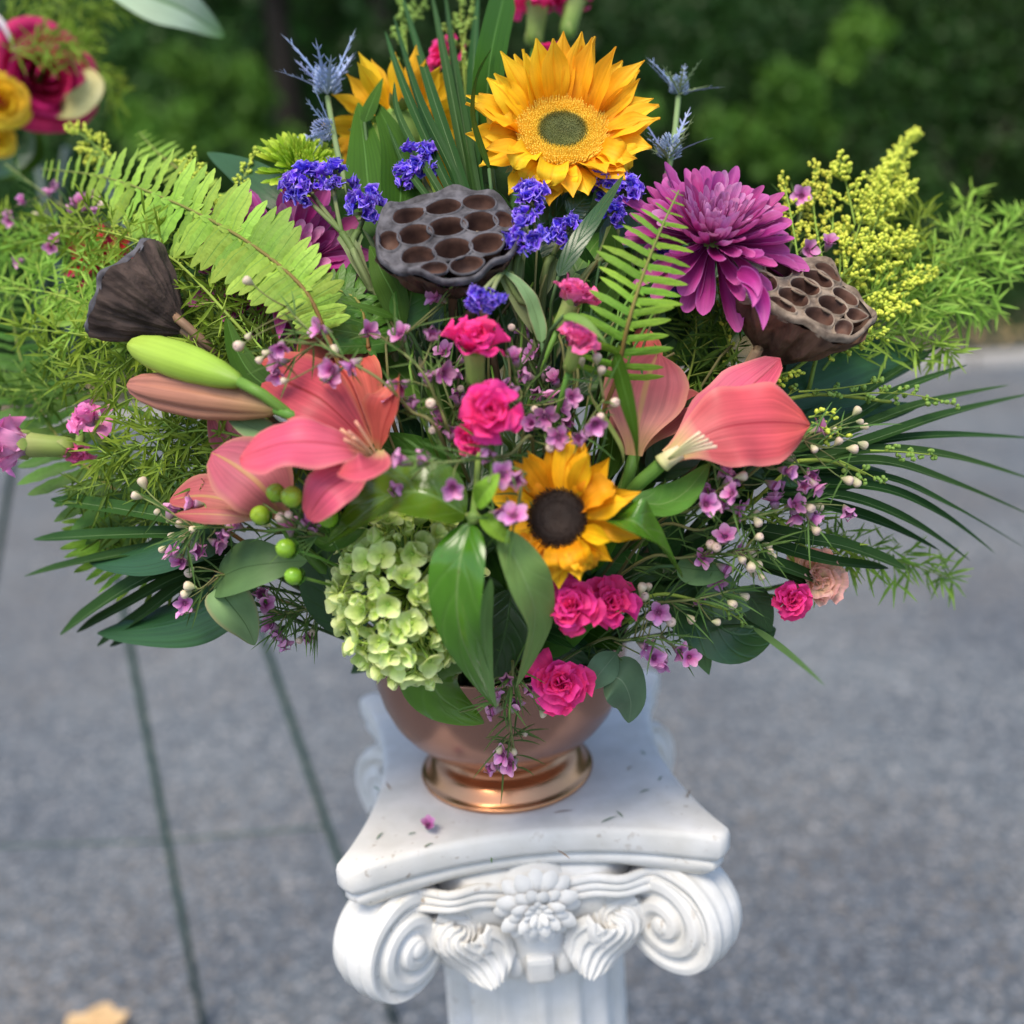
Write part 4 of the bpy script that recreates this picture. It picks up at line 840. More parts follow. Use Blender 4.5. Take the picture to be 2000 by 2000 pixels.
def fern(label, pts, n, prof, width, nrm, mat, seed, name='fern_frond', gap=0.0, base_ang=72, droop=.0, rach=mRACH, group=None, waist=.5, tipcurl=False):
    """pts: tip to base path in 3-D; prof(v) leaflet length"""
    rg = random.Random(seed); th = thing(name, label, 'fern', pts[-1], group=group); mb = MB(); mb.tube(list(reversed(pts)), .0016, .0005, n=5, seg=24, curve=cat)
    e = bowl_point(); mb.tube([pts[-1], pts[-1].lerp(e, .5), e], .0016, .002, n=5, seg=5); part('rachis', mb.mesh('rachis', rach), th, world=True)
    lm = []
    for k in range(3):
        q = MB(); w = width
        q.strip([(0, 0, 0), (0, .5, .03), (0, 1, -.05 - .05 * k)], w, (0, 0, 1), 'pinna', nu=4, nv=14, cup=-.18, ruf=.08, rufn=4, seed=k, bump=.3)
        # auricle at the base
        q.strip([(0, 0, .001), (w * .5, .06, .006), (w * .9, .13, .002)], w * .5, (0, 0, 1), 'ovate', nu=2, nv=4); lm.append(q.mesh('leaflet', mat))
    Li = WM[th.name].inverted()
    for i in range(n):
        v = (i + .6) / n; c = cat(pts, v); t = (cat(pts, max(0, v - .03)) - cat(pts, min(1, v + .03))).normalized(); nn = (nrm - t * nrm.dot(t)).normalized(); s = nn.cross(t)
        for sg in (1, -1):
            L = prof(v) * rg.uniform(.84, 1.08); a = R(base_ang) + rg.gauss(0, .06) + (R(18) * smooth(.75, 1, v)); d = (t * math.cos(a) + s * sg * math.sin(a)).normalized(); d = (d - nn * droop * rg.uniform(.3, 1.5)).normalized(); up = (nn + s * sg * rg.gauss(0, .3) + t * rg.gauss(0, .12)).normalized(); x = d.cross(up).normalized(); up = x.cross(d)
            M = Matrix(((x.x, d.x, up.x, c.x), (x.y, d.y, up.y, c.y), (x.z, d.z, up.z, c.z), (0, 0, 0, 1)))
            fl = S(-sg, 1, 1) if False else S(1)
            part('leaflet', rg.choice(lm), th, Li @ M @ S(L * (1.0 if gap == 0 else gap), L, L))
    return th

def asparagus(label, pts, spread, seed, mat, nb=22, nl=.013, dens=1.0, name='asparagus_fern', end=True, flat=.6):
    rg = random.Random(seed); th = thing(name, label, 'asparagus fern', pts[0], group='asparagus fern plumes'); smb = MB(); nd = MB()
    smb.tube(pts, .0011, .0004, n=5, seg=14, curve=cat); nv0 = (CAM - pts[len(pts) // 2]).normalized()
    def needles(a, b, cnt):
        ax = (b - a).normalized()
        for i in range(cnt):
            c = a.lerp(b, (i + rg.random()) / cnt); d = (ax * rg.uniform(.35, 1.0) + Vector((rg.gauss(0, 1), rg.gauss(0, 1), rg.gauss(0, 1))).normalized()).normalized(); L = nl * rg.uniform(.6, 1.3)
            nd.strip([c, c + d * L * .55, c + d * L + ax * L * .15 + Vector((0, 0, -.1 * L))], L * .125, nv0 + Vector((rg.gauss(0, .4), rg.gauss(0, .4), rg.gauss(0, .4))), 'needle', nu=2, nv=2, fold=.3)
    for i in range(nb):
        v = (i + .5) / nb; c = cat(pts, v); t = (cat(pts, min(1, v + .04)) - cat(pts, max(0, v - .04))).normalized(); sd = t.cross(nv0).normalized() * (1 if i % 2 else -1); L = spread * (math.sin(math.pi * (.15 + .8 * v)) ** .8) * rg.uniform(.6, 1.15)
        d = (t * rg.uniform(.5, 1.0) + sd * rg.uniform(.5, 1.1) + nv0 * rg.gauss(0, flat * .5) + Vector((0, 0, rg.gauss(0, .15)))).normalized(); e = c + d * L + Vector((0, 0, -L * .08)); smb.tube([c, c.lerp(e, .5) + Vector((0, 0, L * .05)), e], .0006, .0003, n=4, seg=4)
        needles(c, e, int(max(6, L / .0026) * dens))
    needles(pts[-2], pts[-1], int(14 * dens))
    if end: e = bowl_point(); smb.tube([pts[0], pts[0].lerp(e, .5), e], .0011, .0014, n=4, seg=4)
    part('stem', smb.mesh('stem', mGOLDS), th, world=True); part('needle', nd.mesh('needle', mat), th, world=True, kind='stuff'); return th

def spray(label, root_pts, spikes, seed, mat=mGOLD, smat=mGOLDS, dens=1.0, name='goldenrod', cat_='goldenrod', bs=(.0014, .0032), wide=.014, group='goldenrod sprays', to_bowl=True, lean=.6):
    """spikes: (base, tip, width) points in 3-D covered in small buds"""
    rg = random.Random(seed); th = thing(name, label, cat_, root_pts[0], group=group); smb = MB(); bm_ = MB()
    smb.tube(root_pts, .0016, .0012, n=5, seg=10, curve=cat)
    for a, b, w in spikes:
        L = (b - a).length; ax = (b - a).normalized(); nv0 = (CAM - a).normalized(); k = ax.orthogonal(); bend = nv0.cross(ax) * rg.gauss(0, .04) * L; mid = a.lerp(b, .5) + bend + Vector((0, 0, .04 * L)); smb.tube([a, mid, b], .0009, .0004, n=4, seg=8)
        ntw = int(L / .0042 * dens)
        for i in range(ntw):
            v = .12 + .88 * (i + rg.random()) / ntw; c = bez([a, mid, b], v); tl = w * (1.08 - v) ** .7 * rg.uniform(.5, 1.1); d = (ax * rg.uniform(.3, .9) + Quaternion(ax, rg.uniform(0, 6.28)) @ k.normalized()).normalized(); e = c + d * tl + ax * tl * .3; smb.tube([c, c.lerp(e, .5) + d * tl * .1, e], .0004, .00025, n=3, seg=3, cap=False)
            for j in range(max(2, int(tl / .0017))):
                q = bez([c, c.lerp(e, .5) + d * tl * .1, e], .3 + .7 * rg.random()); dd = (ax * lean + Vector((rg.gauss(0, 1), rg.gauss(0, 1), rg.gauss(0, 1))).normalized() + d * .4).normalized(); bm_.bud(q, dd, bs[0] * rg.uniform(.7, 1.2), bs[1] * rg.uniform(.7, 1.2))
            bm_.bud(e, (d + ax).normalized(), bs[0], bs[1])
    if to_bowl: e = bowl_point(); smb.tube([root_pts[0], root_pts[0].lerp(e, .5), e], .0016, .002, n=5, seg=5)
    part('stem', smb.mesh('stem', smat), th, world=True); part('bud', bm_.mesh('bud', mat), th, world=True, kind='stuff'); return th

def leaf(label, pts, wpx, nrm, mat, prof='leaf', name='leaf', cat_='leaf', group=None, nu=6, nv=16, petiole=0, to_bowl=True, **kw):
    """one blade from base to tip; nrm = (right, up, towards camera); the whole leaf is one mesh with its stalk"""
    q = [P(*p) for p in pts]; mb = MB(); w = wpx * mpp(q[len(q) // 2]); n = (CR * nrm[0] + CU * nrm[1] + (CAM - q[0]).normalized() * nrm[2]).normalized()
    mb.strip(q, w, n, prof, nu=nu, nv=nv, curve=cat if len(q) > 3 else bez, **kw)
    th = thing(name, label, cat_, q[0], group=group); part('blade', mb.mesh('blade', mat), th, world=True)
    if to_bowl: stem(th, q[0], (q[0] - q[1]), petiole or .0013, mSTEMD, L=.03, n=5, seg=8)
    return th
# ------------------------------------------------------------------ sunflowers
p = P(1098, 262, .0)
def el1(a):      # a = 90 deg is up in the picture
    up = math.sin(a); rt = math.cos(a)
    return R(32) + R(24) * max(0, up) - R(16) * max(0, -up) , 1.0 + .18 * max(0, up) + .06 * abs(rt) - .2 * max(0, -up)
sunflower('big sunflower with green centre, tallest bloom above the lotus pod', p, face(p, .06, .80), .0305, .0395, .019, mSUN, DISC_G, 11, el1, n=50, curl=lambda a: .35 if math.sin(a) < -.5 else .04)
p = P(1090, 1012, -.012)
def el2(a): return R(25) + R(6) * math.sin(a), 1.0 + .16 * math.cos(a - R(50)) - .08 * max(0, -math.sin(a))
sunflower('small sunflower with dark brown centre above the pink carnation pair', p, face(p, -.22, .12), .0178, .0315, .0152, mSUN2, DISC_B, 23, el2, n=36, curl=lambda a: .45 if math.sin(a) < -.3 else .05)
p = P(788, 262, .10)
sunflower('sunflower seen from behind, partly hidden by the dark grass blades', p, face(p, .12, .45, -.75), .026, .040, .0155, mSUN, DISC_G, 31, lambda a: (R(12), 1.0), n=36)

# ------------------------------------------------------------------ lilies
def lily(label, petals, extra=None, stamens=(), bud=None, stem_from=None, name='lily', sr=.004, group='coral lilies', stem_path=None, smat=mSTAM):
    p0 = P(*petals[0][0][0]); th = thing(name, label, 'lily', p0, group=group)
    for k, (pts, w, nrm, mat, kw) in enumerate(petals):
        q = [P(*x) for x in pts]; mb = MB(); n = (CR * nrm[0] + CU * nrm[1] + (CAM - q[1]).normalized() * nrm[2]).normalized()
        a = dict(prof='lily', nu=8, nv=18, cup=.28, ruf=.05, seed=k, bump=.10); a.update(kw); mb.strip(q, w * mpp(q[1]), n, curve=bez if len(q) < 4 else cat, **a); part('petal', mb.mesh('petal', mat), th, world=True)
    for (a, b) in stamens:
        q0, q1 = P(*a), P(*b); mb = MB(); mb.tube([q0, q0.lerp(q1, .5) + Vector((0, -.003, .003)), q1], .0009, .0011, n=5, seg=6); part('stamen', mb.mesh('stamen', smat), th, world=True)
    if stem_path:
        sp = [P(*x) for x in stem_path]; mb = MB(); mb.tube(sp + [bowl_point()], sr, sr, n=8, seg=14, curve=cat); part('stem', mb.mesh('stem', mSTEM), th, world=True)
    else: stem(th, p0, (p0 - P(*petals[0][0][1])), sr, mSTEM, L=.04)
    return th
o = -.015
lily('open coral lily facing the hydrangea, spread wide on the left', [
    ([(732, 872, .014), (690, 760, .02), (650, 700, .03), (622, 640, .055)], 148, (.35, .0, 1), mLILY, dict(cup=-.12, fold=.25)),
    ([(722, 872, .006), (640, 790, -.01), (570, 750, -.008), (497, 719, .016)], 138, (-.3, .45, 1), mLILY, dict(cup=-.15, fold=.28)),
    ([(742, 880, .008), (752, 830, -.004), (768, 780, -.014), (778, 738, -.012)], 104, (-.9, .0, .75), mLILY, dict(cup=.15, fold=.35)),
    ([(732, 892, -.004), (660, 868, -.034), (560, 864, -.05), (470, 894, -.046)], 126, (-.05, .75, .9), mLILYR, dict(cup=-.15, fold=.14, ruf=.10, prof='spoon', nv=28)),
    ([(722, 920, -.010), (680, 932, -.03), (635, 962, -.042), (600, 1013, -.04)], 96, (-.3, .2, 1), mLILYR, dict(cup=-.12, fold=.25)),
    ([(744, 880, -.012), (738, 905, -.04), (705, 918, -.058), (664, 920, -.05)], 62, (-.1, .5, 1), mLILYR, dict(cup=.1, fold=.3))],
    stamens=[((742, 905, -.01), (665, 838, -.035)), ((742, 903, -.01), (680, 842, -.038)), ((744, 903, -.01), (694, 822, -.034)), ((742, 906, -.01), (672, 858, -.04)), ((740, 905, -.01), (690, 855, -.042))], smat=mSTAMP)
lily('drooping coral lily with closed petals below the open lily, over the green berries', [
    ([(550, 1015, .0), (520, 930, -.03), (414, 884, -.012)], 150, (-.3, .5, 1), mLILYP, {}),
    ([(490, 1005, .012), (420, 950, .004), (333, 976, .01)], 92, (-.2, .6, .8), mLILYP, {}),
    ([(505, 1015, -.02), (430, 1000, -.03), (340, 1004, -.03)], 36, (0, .4, 1), mLILYP, dict(cup=-.5)),
    ([(520, 930, .03), (450, 870, .03), (414, 806, .03)], 72, (-.5, .2, 1), mLILYP, {})])
lily('coral lily in profile with cream stamens on a bare green stem at right', [
    ([(1304, 896, .0), (1420, 800, -.03), (1580, 832, -.025)], 172, (-.1, .3, 1), mLILYR, dict(cup=-.22, fold=.15, ruf=.12, prof='spoon', nv=28)),
    ([(1302, 888, .012), (1420, 800, .016), (1524, 700, -.005)], 118, (-.4, .5, 1), mLILYR, dict(cup=-.1, fold=.35)),
    ([(1303, 890, .02), (1380, 830, .03), (1440, 765, .035)], 70, (-.3, .3, 1), mLILYP, dict(cup=.35))],
    stamens=[((1306, 896, -.012), (1400 - 8 * k, 872 - 7 * k, -.035)) for k in range(5)], stem_path=[(1306, 894, .0), (1270, 925, .004), (1236, 958, .012), (1180, 1040, .06)], sr=.0046)
p_ = P(1304, 896, -.004); mbt = MB(); q1 = P(1330, 882, -.008); mbt.tube([P(1292, 906, -.002), p_, q1], .006, .0045, n=10, seg=6)
part('receptacle', mbt.mesh('receptacle', mSTAM), bpy.data.objects['lily.002'], world=True)
lily('pale coral lily seen from the back beside the bright green frond', [
    ([(1238, 890, .03), (1250, 760, .02), (1285, 690, .04)], 165, (.1, .2, 1), mLILYP, dict(midw=1) if False else {}),
    ([(1250, 880, .035), (1310, 800, .035), (1372, 772, .055)], 100, (-.2, .4, 1), mLILYP, {}),
    ([(1225, 885, .04), (1205, 790, .04), (1240, 700, .045)], 80, (-.4, .1, 1), mLILYP, {}),
    ([(1270, 740, .055), (1268, 690, .05), (1252, 640, .06)], 58, (.3, .1, 1), mLILY, {})])
def bud_thing(name, label, a, b, wpx, mat, ridges, seed, fat=.55):
    pa, pb = P(*a), P(*b); th = thing(name, label, 'lily bud', pa); ax = (pb - pa); L = ax.length; r = wpx * mpp(pa) / 2; M = frame(pa, ax)
    prof = [(.12, 0), (.42, .06), (.72, .2), (.95, .4), (1.0, fat), (.92, .74), (.68, .88), (.4, .96), (.1, 1.0), (0, 1.004)]
    mb = MB(); mb.lathe([(x * r, z * L) for x, z in prof], 60, M=M, rad=lambda an, v: 1 - ridges[1] * abs(math.sin(an * ridges[0] / 2 + .6)) ** 6 * smooth(0, .3, v) * (1 + .6 * smooth(.6, 1, v)))
    part('sepals', mb.mesh('sepals', mat), th, world=True); stem(th, pa + ax * .02, -ax, .0036, mSTEM, L=.05, n=7); return th
bud_thing('lily_bud', 'plump lime green lily bud lying on the brownish bud', (474, 748, -.035), (252, 672, -.028), 82, mGBUD, (3, .10), 1)
bud_thing('lily_bud', 'brownish pink lily bud just under the lime green bud', (545, 800, -.018), (250, 752, -.015), 92, mLBUD, (6, .16), 2, fat=.5)

# ------------------------------------------------------------------ lotus pods
H1 = [(0, .06, .26, .21, 0), (.44, .06, .24, .23, .2), (-.44, .02, .23, .22, 0), (-.02, -.42, .25, .21, 0), (.44, -.42, .23, .20, .4), (.03, .53, .25, .18, 0), (.52, .50, .23, .18, -.5), (-.45, .48, .24, .17, .5), (.79, .06, .15, .22, 0), (-.48, -.44, .23, .19, -.5), (-.79, .02, .14, .21, .1), (.10, -.76, .22, .14, 0), (-.33, -.78, .18, .12, .2)]
H1 = [h for h in H1 if h[2] > 0]
p = P(876, 455, -.02)
lotus('dark grey lotus pod with open face of brown holes, centre of bouquet', p, face(p, -.08, .98), .0475, .044, .050, H1, 3, mLOTF, mLOT, roll=.25, stem_to=[P(935, 600, .01), P(955, 660, .03)], seeds=[(.38, -.04, .0018)], wav=.06)
p = P(245, 565, -.02)
lotus('dark lotus pod seen side on with its face turned away, at left', p, (P(243, 560, -.02) - P(338, 628, .02)).normalized() + face(p, 0, 0) * -.25, .0375, .036, .047, H1, 7, mLOTF, mLOT, roll=1.2, stem_to=[P(388, 672, .03)])
p = P(1575, 572, -.01)
lotus('brown lotus pod tipped toward the goldenrod, curled torn rim, at right', p, face(p, .42, .78, .62), .050, .046, .056, H1, 15, mLOT2F, mLOT2, roll=.6, stem_to=[P(1470, 715, .02), P(1440, 750, .03)], wav=.10, seeds=[(.02, .3, .0028)])

# ------------------------------------------------------------------ chrysanthemums
p = P(1392, 462, .0)
mum('large purple chrysanthemum above the brown lotus pod', p, face(p, .22, 1.05), .044, 190, (mMUM, mMUM, mMUMI), 5, L0=.053, group='purple chrysanthemums', droop=lambda a: R(-28) if math.sin(a) < -.2 else R(2))
p = P(560, 515, .045)
mum('purple chrysanthemum half hidden behind the sword fern frond', p, face(p, .1, .6), .042, 150, (mMUM, mMUM, mMUMI), 6, L0=.055, group='purple chrysanthemums', droop=lambda a: R(-30) if math.sin(a) < 0 else 0)
p = P(590, 325, .035)
mum('lime green button chrysanthemum behind the violet statice', p, face(p, .1, .75, .8), .036, 260, (mGMUM, mGMUM), 8, L0=.025, W0=.0085, name='green_chrysanthemum')
p = P(205, 508, .075)
mum('red bloom buried behind asparagus fern left of the lotus pod', p, face(p, -.3, .5), .026, 60, (mREDP, mREDP), 9, L0=.03, W0=.0115)
lp = P(1462, 560, -.03); thl = bpy.data.objects['chrysanthemum']
for a, b, w in (((1465, 555, -.03), (1490, 645, -.035), 40), ((1455, 540, -.035), (1470, 600, -.045), 40), ((1440, 530, -.03), (1480, 580, -.05), 36)):
    q0, q1 = P(*a), P(*b); mb = MB(); mb.strip([q0, q0.lerp(q1, .5) + Vector((.006, -.006, .004)), q1], w * mpp(q0), (CAM - q0), 'lance', nu=5, nv=10, cup=.5); part('petal', mb.mesh('petal', mMUM), thl, world=True)
q0, q1 = P(552, 560, .02), P(545, 662, .0); mb = MB(); mb.strip([q0, q0.lerp(q1, .5), q1], 30 * mpp(q0), (CAM - q0), 'strap', nu=5, nv=10, cup=.6); part('petal', mb.mesh('petal', mMUM), bpy.data.objects['chrysanthemum.001'], world=True)

# ------------------------------------------------------------------ carnations
def cz(px, py, off, r, u, k, s, label, seed, **kw):
    p = P(px, py, off); return carnation(label, p, face(p, r, u, k), s * 1.14 * mpp(p), seed, **kw)
cz(1052, -4, .05, .1, 1, .15, 120, 'hot pink carnation cut by the top edge, the left of two', 1)
cz(1128, -18, .05, .25, 1, .12, 120, 'hot pink carnation at the top edge with thick green calyx, right of two', 2)
cz(1075, 108, .05, .0, 1, .2, 70, 'half open pink carnation bud behind the big sunflower petals', 3, openness=.4, n=18)
cz(1122, 118, .05, .1, 1, .2, 60, 'narrow pink carnation bud right beside the other behind the sunflower', 4, openness=.35, n=16)
cz(868, 108, .08, -.6, .5, .5, 90, 'pink carnation behind the grass blades left of the big sunflower', 5)
cz(925, 668, -.035, -.05, .95, .55, 128, 'hot pink carnation on a green calyx right under the central lotus pod', 6)
cz(1122, 578, -.02, .45, .9, .45, 100, 'pale pink half open carnation touching the bright green frond', 7, mat=mPINKL, openness=.72)
cz(1128, 668, -.035, .25, .8, .65, 92, 'pink cupped carnation just below the pale one by the frond', 8, mat=mPINKL, openness=.62)
cz(958, 806, -.04, .0, .35, 1, 118, 'pink carnation in the middle, above the small sunflower', 9)
cz(922, 858, -.01, -.5, -.2, .8, 84, 'deep pink carnation tucked under the middle one', 10, cal=False, openness=.7)
cz(1116, 1182, -.03, -.12, .0, 1, 112, 'pink carnation below the small sunflower, left of a touching pair', 12)
cz(1192, 1178, -.015, .22, .1, 1, 104, 'pink carnation of the touching pair, the one by the waxflower buds', 13)
cz(1094, 1335, -.02, .05, -.1, 1, 118, 'hot pink carnation hanging lowest, over the bowl rim', 14)
cz(36, 868, .0, -1, .05, .15, 140, 'lilac pink carnation in profile with green calyx at the left edge', 15, mat=mLILAC, openness=.7, n=26, end=P(470, 930, .04))
cz(172, 820, .03, -.45, .55, .5, 88, 'lilac pink carnation behind the one at the left edge', 16, mat=mLILAC, end=P(470, 930, .06))
cz(150, 885, .045, -.2, -.8, .6, 60, 'small darker pink carnation drooping under the lilac one at left', 17, mat=mPINKL, end=P(470, 930, .06), n=18)
cz(1545, 1172, .01, .4, -.1, 1, 78, 'hot pink carnation low at right in front of the peach rose', 18)
cz(1594, 1128, .03, .35, .1, 1, 118, 'peach cream ruffled bloom at right behind the palm blades and pink carnation', 19, mat=PM('peach_petal', [(0, (.84, .62, .24)), (.6, (.88, .66, .38)), (1, (.86, .46, .40))], var=.08), cal=False, group='peach blooms')

# ------------------------------------------------------------------ hydrangea
p = P(792, 1155, .004)
hydrangea('lime green hydrangea head over the left rim of the copper bowl', p, face(p, -.1, .02), .041, .0545, .036, 3)

# ------------------------------------------------------------------ statice
statice('wide violet statice spray with two heads above the sword fern', [(600, 362, 44, 0, -.3, .6), (655, 352, 34, -.005, .2, .8), (575, 370, 24, 0, -.6, .4)], [(668, 455, 0), (690, 490, .005), (720, 560, .02), (750, 620, .04)], 1)
statice('violet statice head with white specks left of the lotus pod', [(712, 405, 38, -.01, .0, .6)], [(700, 450, 0), (690, 485, .006), (725, 560, .02)], 2)
statice('violet statice head in front of the broad leaf above the lotus pod', [(822, 318, 36, .005, .1, .8), (795, 345, 22, .005, -.3, .5)], [(850, 390, .02), (900, 450, .03), (930, 520, .05)], 3)
statice('violet statice head under the big sunflower stem', [(1036, 392, 34, .0, 0, .6)], [(1020, 450, .02), (1010, 520, .03), (1010, 600, .05)], 4)
statice('bright violet statice beside the right edge of the lotus pod', [(1028, 462, 30, -.025, 0, .3), (1022, 428, 16, -.02, 0, .6)], [(1010, 500, .0), (1005, 560, .01), (1020, 640, .03)], 5)
statice('small deep violet statice between the lotus pod and dark leaf', [(1100, 450, 32, .01, .2, .5)], [(1080, 500, .03), (1060, 580, .05)], 6)
statice('tall violet statice under the right petals of the big sunflower', [(1225, 378, 34, .01, .3, .6), (1180, 365, 32, .015, -.2, .6), (1195, 420, 20, .005, .1, .3)], [(1200, 440, .03), (1180, 500, .04), (1120, 600, .06)], 7)
statice('violet statice tip hanging upside down below the lotus pod', [(940, 580, 20, -.03, -.3, -1.2), (962, 580, 16, -.03, .2, -1.2)], [(985, 530, -.01), (1010, 580, .0), (1050, 660, .02)], 8)
statice('dark violet statice deep behind the bright frond', [(1300, 490, 24, .05, .2, .5), (1310, 560, 18, .05, .2, .3)], [(1290, 580, .06), (1250, 660, .07)], 9)

# ------------------------------------------------------------------ sea holly
sea_holly('spiky blue sea holly at upper left of the hidden sunflower', [(640, 185, 105, .02, -.05, 1, 9), (650, 255, 80, .02, -.8, .1, 6)], [(640, 190, .022), (660, 300, .02), (690, 400, .03), (750, 520, .05)], 1)
sea_holly('blue and green sea holly at right of the big sunflower', [(1325, 185, 72, .03, .1, 1, 9), (1305, 310, 92, .03, .1, .7, 10)], [(1325, 190, .032), (1312, 300, .032), (1280, 420, .05), (1220, 560, .07)], 2, green=.45)
# ------------------------------------------------------------------ waxflower
def B(): return bowl_point()
waxflower('waxflower sprig reaching across the top of the open coral lily', B(), [(880, 900, .05), (800, 800, .02), (740, 740), (640, 680), (560, 600)], [(549, 676), (547, 707), (630, 645), (690, 710), (639, 740), (540, 728), (652, 722)], [(484, 549, -.02), (467, 675), (485, 657), (521, 689), (507, 703), (555, 744), (638, 709), (653, 685)], 1, 34, off=-.035)
waxflower('waxflower sprig with open florets right of the lily, under the lotus pod', B(), [(900, 900, .05), (860, 800, .02), (820, 720), (760, 670)], [(715, 650), (784, 656), (844, 657), (856, 582, .02), (788, 751), (835, 741), (860, 729, .015), (805, 791), (770, 770, .01)], [(842, 788), (912, 545, .02)], 2, 30, off=-.02)
waxflower('dusky waxflower sprig between the pink carnations in the shade', B(), [(1010, 900, .05), (1020, 820, .03), (1010, 740)], [(1007, 704), (1002, 771), (1030, 735, .02), (1064, 812, .01), (1092, 851), (1040, 828, .02), (1113, 776), (985, 760, .02), (1075, 780, .03), (1090, 870, .01)], [(1074, 874)], 3, 34, off=-.01)
waxflower('waxflower sprig with round buds beside the bright frond foot', B(), [(1100, 960, .05), (1130, 860, .03), (1180, 780)], [(1162, 825), (1133, 860)], [(1136, 706), (1166, 700), (1175, 724), (1200, 786), (1174, 815)], 4, 18, off=-.015, open_p=.3)
waxflower('waxflower sprig with cup florets hanging over the central leaf sprig', B(), [(1040, 900, .06), (990, 890, .02), (900, 900), (840, 905)], [(786, 900), (823, 897), (781, 954), (884, 950), (948, 884), (977, 925), (1006, 938)], [], 5, 26, off=-.03, open_p=.5)
waxflower('waxflower sprig lying on the left petals of the small sunflower', B(), [(1040, 960, .05), (1010, 990, .0), (990, 1010)], [(985, 1014), (1004, 1010, -.01), (970, 1005)], [], 6, 14, off=-.035)
waxflower('waxflower sprig of closed cups at the bowl rim under the big leaves', B(), [(1000, 1290, .03), (1000, 1330), (985, 1365)], [(989, 1327), (970, 1362), (1031, 1347), (1006, 1380), (966, 1387, .01), (850, 1387, .01)], [(959, 1334), (1060, 1395, .01)], 7, 26, off=-.018, open_p=.0)
waxflower('waxflower twig dangling in front of the bowl down to its foot', B(), [(990, 1330, .03), (995, 1390), (1000, 1440), (1010, 1500)], [(986, 1474), (975, 1496), (1000, 1490), (962, 1500)], [(1024, 1432), (1002, 1468), (975, 1465)], 8, 44, off=-.01)
waxflower('waxflower sprig of open pink florets at right over the white pedestal corner', B(), [(1150, 1260, .05), (1220, 1250, .0), (1290, 1240)], [(1285, 1195), (1259, 1262), (1297, 1291), (1344, 1282), (1275, 1285), (1325, 1270, .01)], [(1254, 1148), (1267, 1146), (1259, 1166), (1310, 1215)], 9, 34, off=-.01)
waxflower('waxflower branch with cream buds at the tip of the right coral lily', B(), [(1300, 1010, .05), (1420, 960, .02), (1500, 900), (1570, 860)], [(1599, 838), (1570, 952, -.01), (1592, 948, -.01), (1583, 932), (1511, 948, .01), (1533, 919)], [(1674, 802), (1680, 824), (1690, 833), (1627, 841), (1638, 862), (1686, 869), (1667, 877), (1657, 938), (1673, 942), (1590, 877), (1545, 895)], 10, 44, off=.0)
waxflower('waxflower branch of purple florets under the big petal of the right lily', B(), [(1250, 1030, .05), (1340, 1000, .02), (1400, 960)], [(1425, 939), (1432, 965), (1403, 989), (1385, 961), (1410, 925, .01), (1440, 995, .01), (1376, 985)], [(1450, 930)], 11, 26, off=-.005)
waxflower('waxflower branch with cream buds above the right palm blades', B(), [(1250, 1060, .05), (1370, 1035, .02), (1470, 1010), (1570, 985)], [(1548, 987), (1590, 1014), (1654, 998), (1513, 983, .01), (1552, 1000), (1583, 1008)], [(1476, 1003), (1583, 992), (1600, 990), (1586, 1027), (1594, 1036), (1480, 1020)], 12, 44, off=.0)
waxflower('waxflower branch studded with cream buds at lower right below the palm blades', B(), [(1230, 1110, .04), (1330, 1090, .02), (1430, 1080), (1490, 1070)], [(1416, 1051), (1438, 1080), (1370, 1088, .01), (1414, 1110, .01), (1400, 1130, .02)], [(1399, 1069), (1482, 1049), (1469, 1082), (1500, 1066), (1504, 1077), (1509, 1086), (1482, 1102), (1467, 1107), (1487, 1127), (1449, 1093), (1388, 1065), (1470, 1120)], 13, 56, off=.0)
waxflower('bare waxflower branches spreading below the cream buds toward the pedestal', B(), [(1180, 1200, .04), (1260, 1180, .02), (1360, 1170), (1440, 1150)], [(1380, 1180, .02)], [(1430, 1180), (1455, 1165), (1350, 1210), (1400, 1215)], 14, 60, off=.005)
waxflower('waxflower sprig with cream buds at far left beside the drooping lily', B(), [(620, 1050, .06), (540, 1040, .02), (450, 1030), (380, 1030)], [(333, 1002), (339, 1080), (386, 1075), (357, 1098), (440, 1046), (464, 1027), (382, 984), (420, 1060, .01)], [(279, 942), (266, 968), (308, 1001), (351, 1024), (378, 1034), (335, 1046), (358, 1052), (317, 1073)], 15, 50, off=-.01)
waxflower('waxflower twig with three florets hanging over the dark lower left leaf', B(), [(560, 1120, .05), (470, 1120, .02), (420, 1125)], [(362, 1176), (365, 1190, .004)], [(370, 1118), (369, 1145), (362, 1160)], 16, 14, off=-.012)
waxflower('waxflower sprig among the green berries beside the hydrangea', B(), [(680, 1060, .05), (630, 1045, .01), (580, 1030)], [(594, 1020), (567, 1033), (612, 1032, .01)], [(549, 1012), (564, 1006), (516, 1020)], 17, 34, off=-.02)
waxflower('waxflower clump in shade under the pale grey leaf at lower left', B(), [(680, 1180, .04), (600, 1190, .02), (550, 1200)], [(518, 1180), (533, 1223), (554, 1252), (525, 1200, .01), (545, 1235), (512, 1160), (600, 1245, .01)], [(610, 1235), (585, 1250)], 18, 90, off=.02)
waxflower('purple waxflower spray at far left above the asparagus fern', P(330, 520, .05), [(330, 520, .05), (230, 450, .04), (120, 400, .04), (10, 320, .04)], [(95, 378), (110, 365), (180, 382), (150, 400), (140, 412), (170, 405), (15, 415), (100, 480), (40, 510), (20, 430), (160, 392), (185, 415), (110, 470), (45, 395)], [(70, 420), (200, 400)], 19, 60, off=.03, dscale=.8)
waxflower('waxflower spray showing between goldenrod spikes at upper right', P(1480, 620, .06), [(1480, 620, .06), (1530, 520, .05), (1570, 400, .05)], [(1566, 383), (1618, 478), (1575, 490, .01), (1600, 560, .02)], [], 20, 16, off=.03)

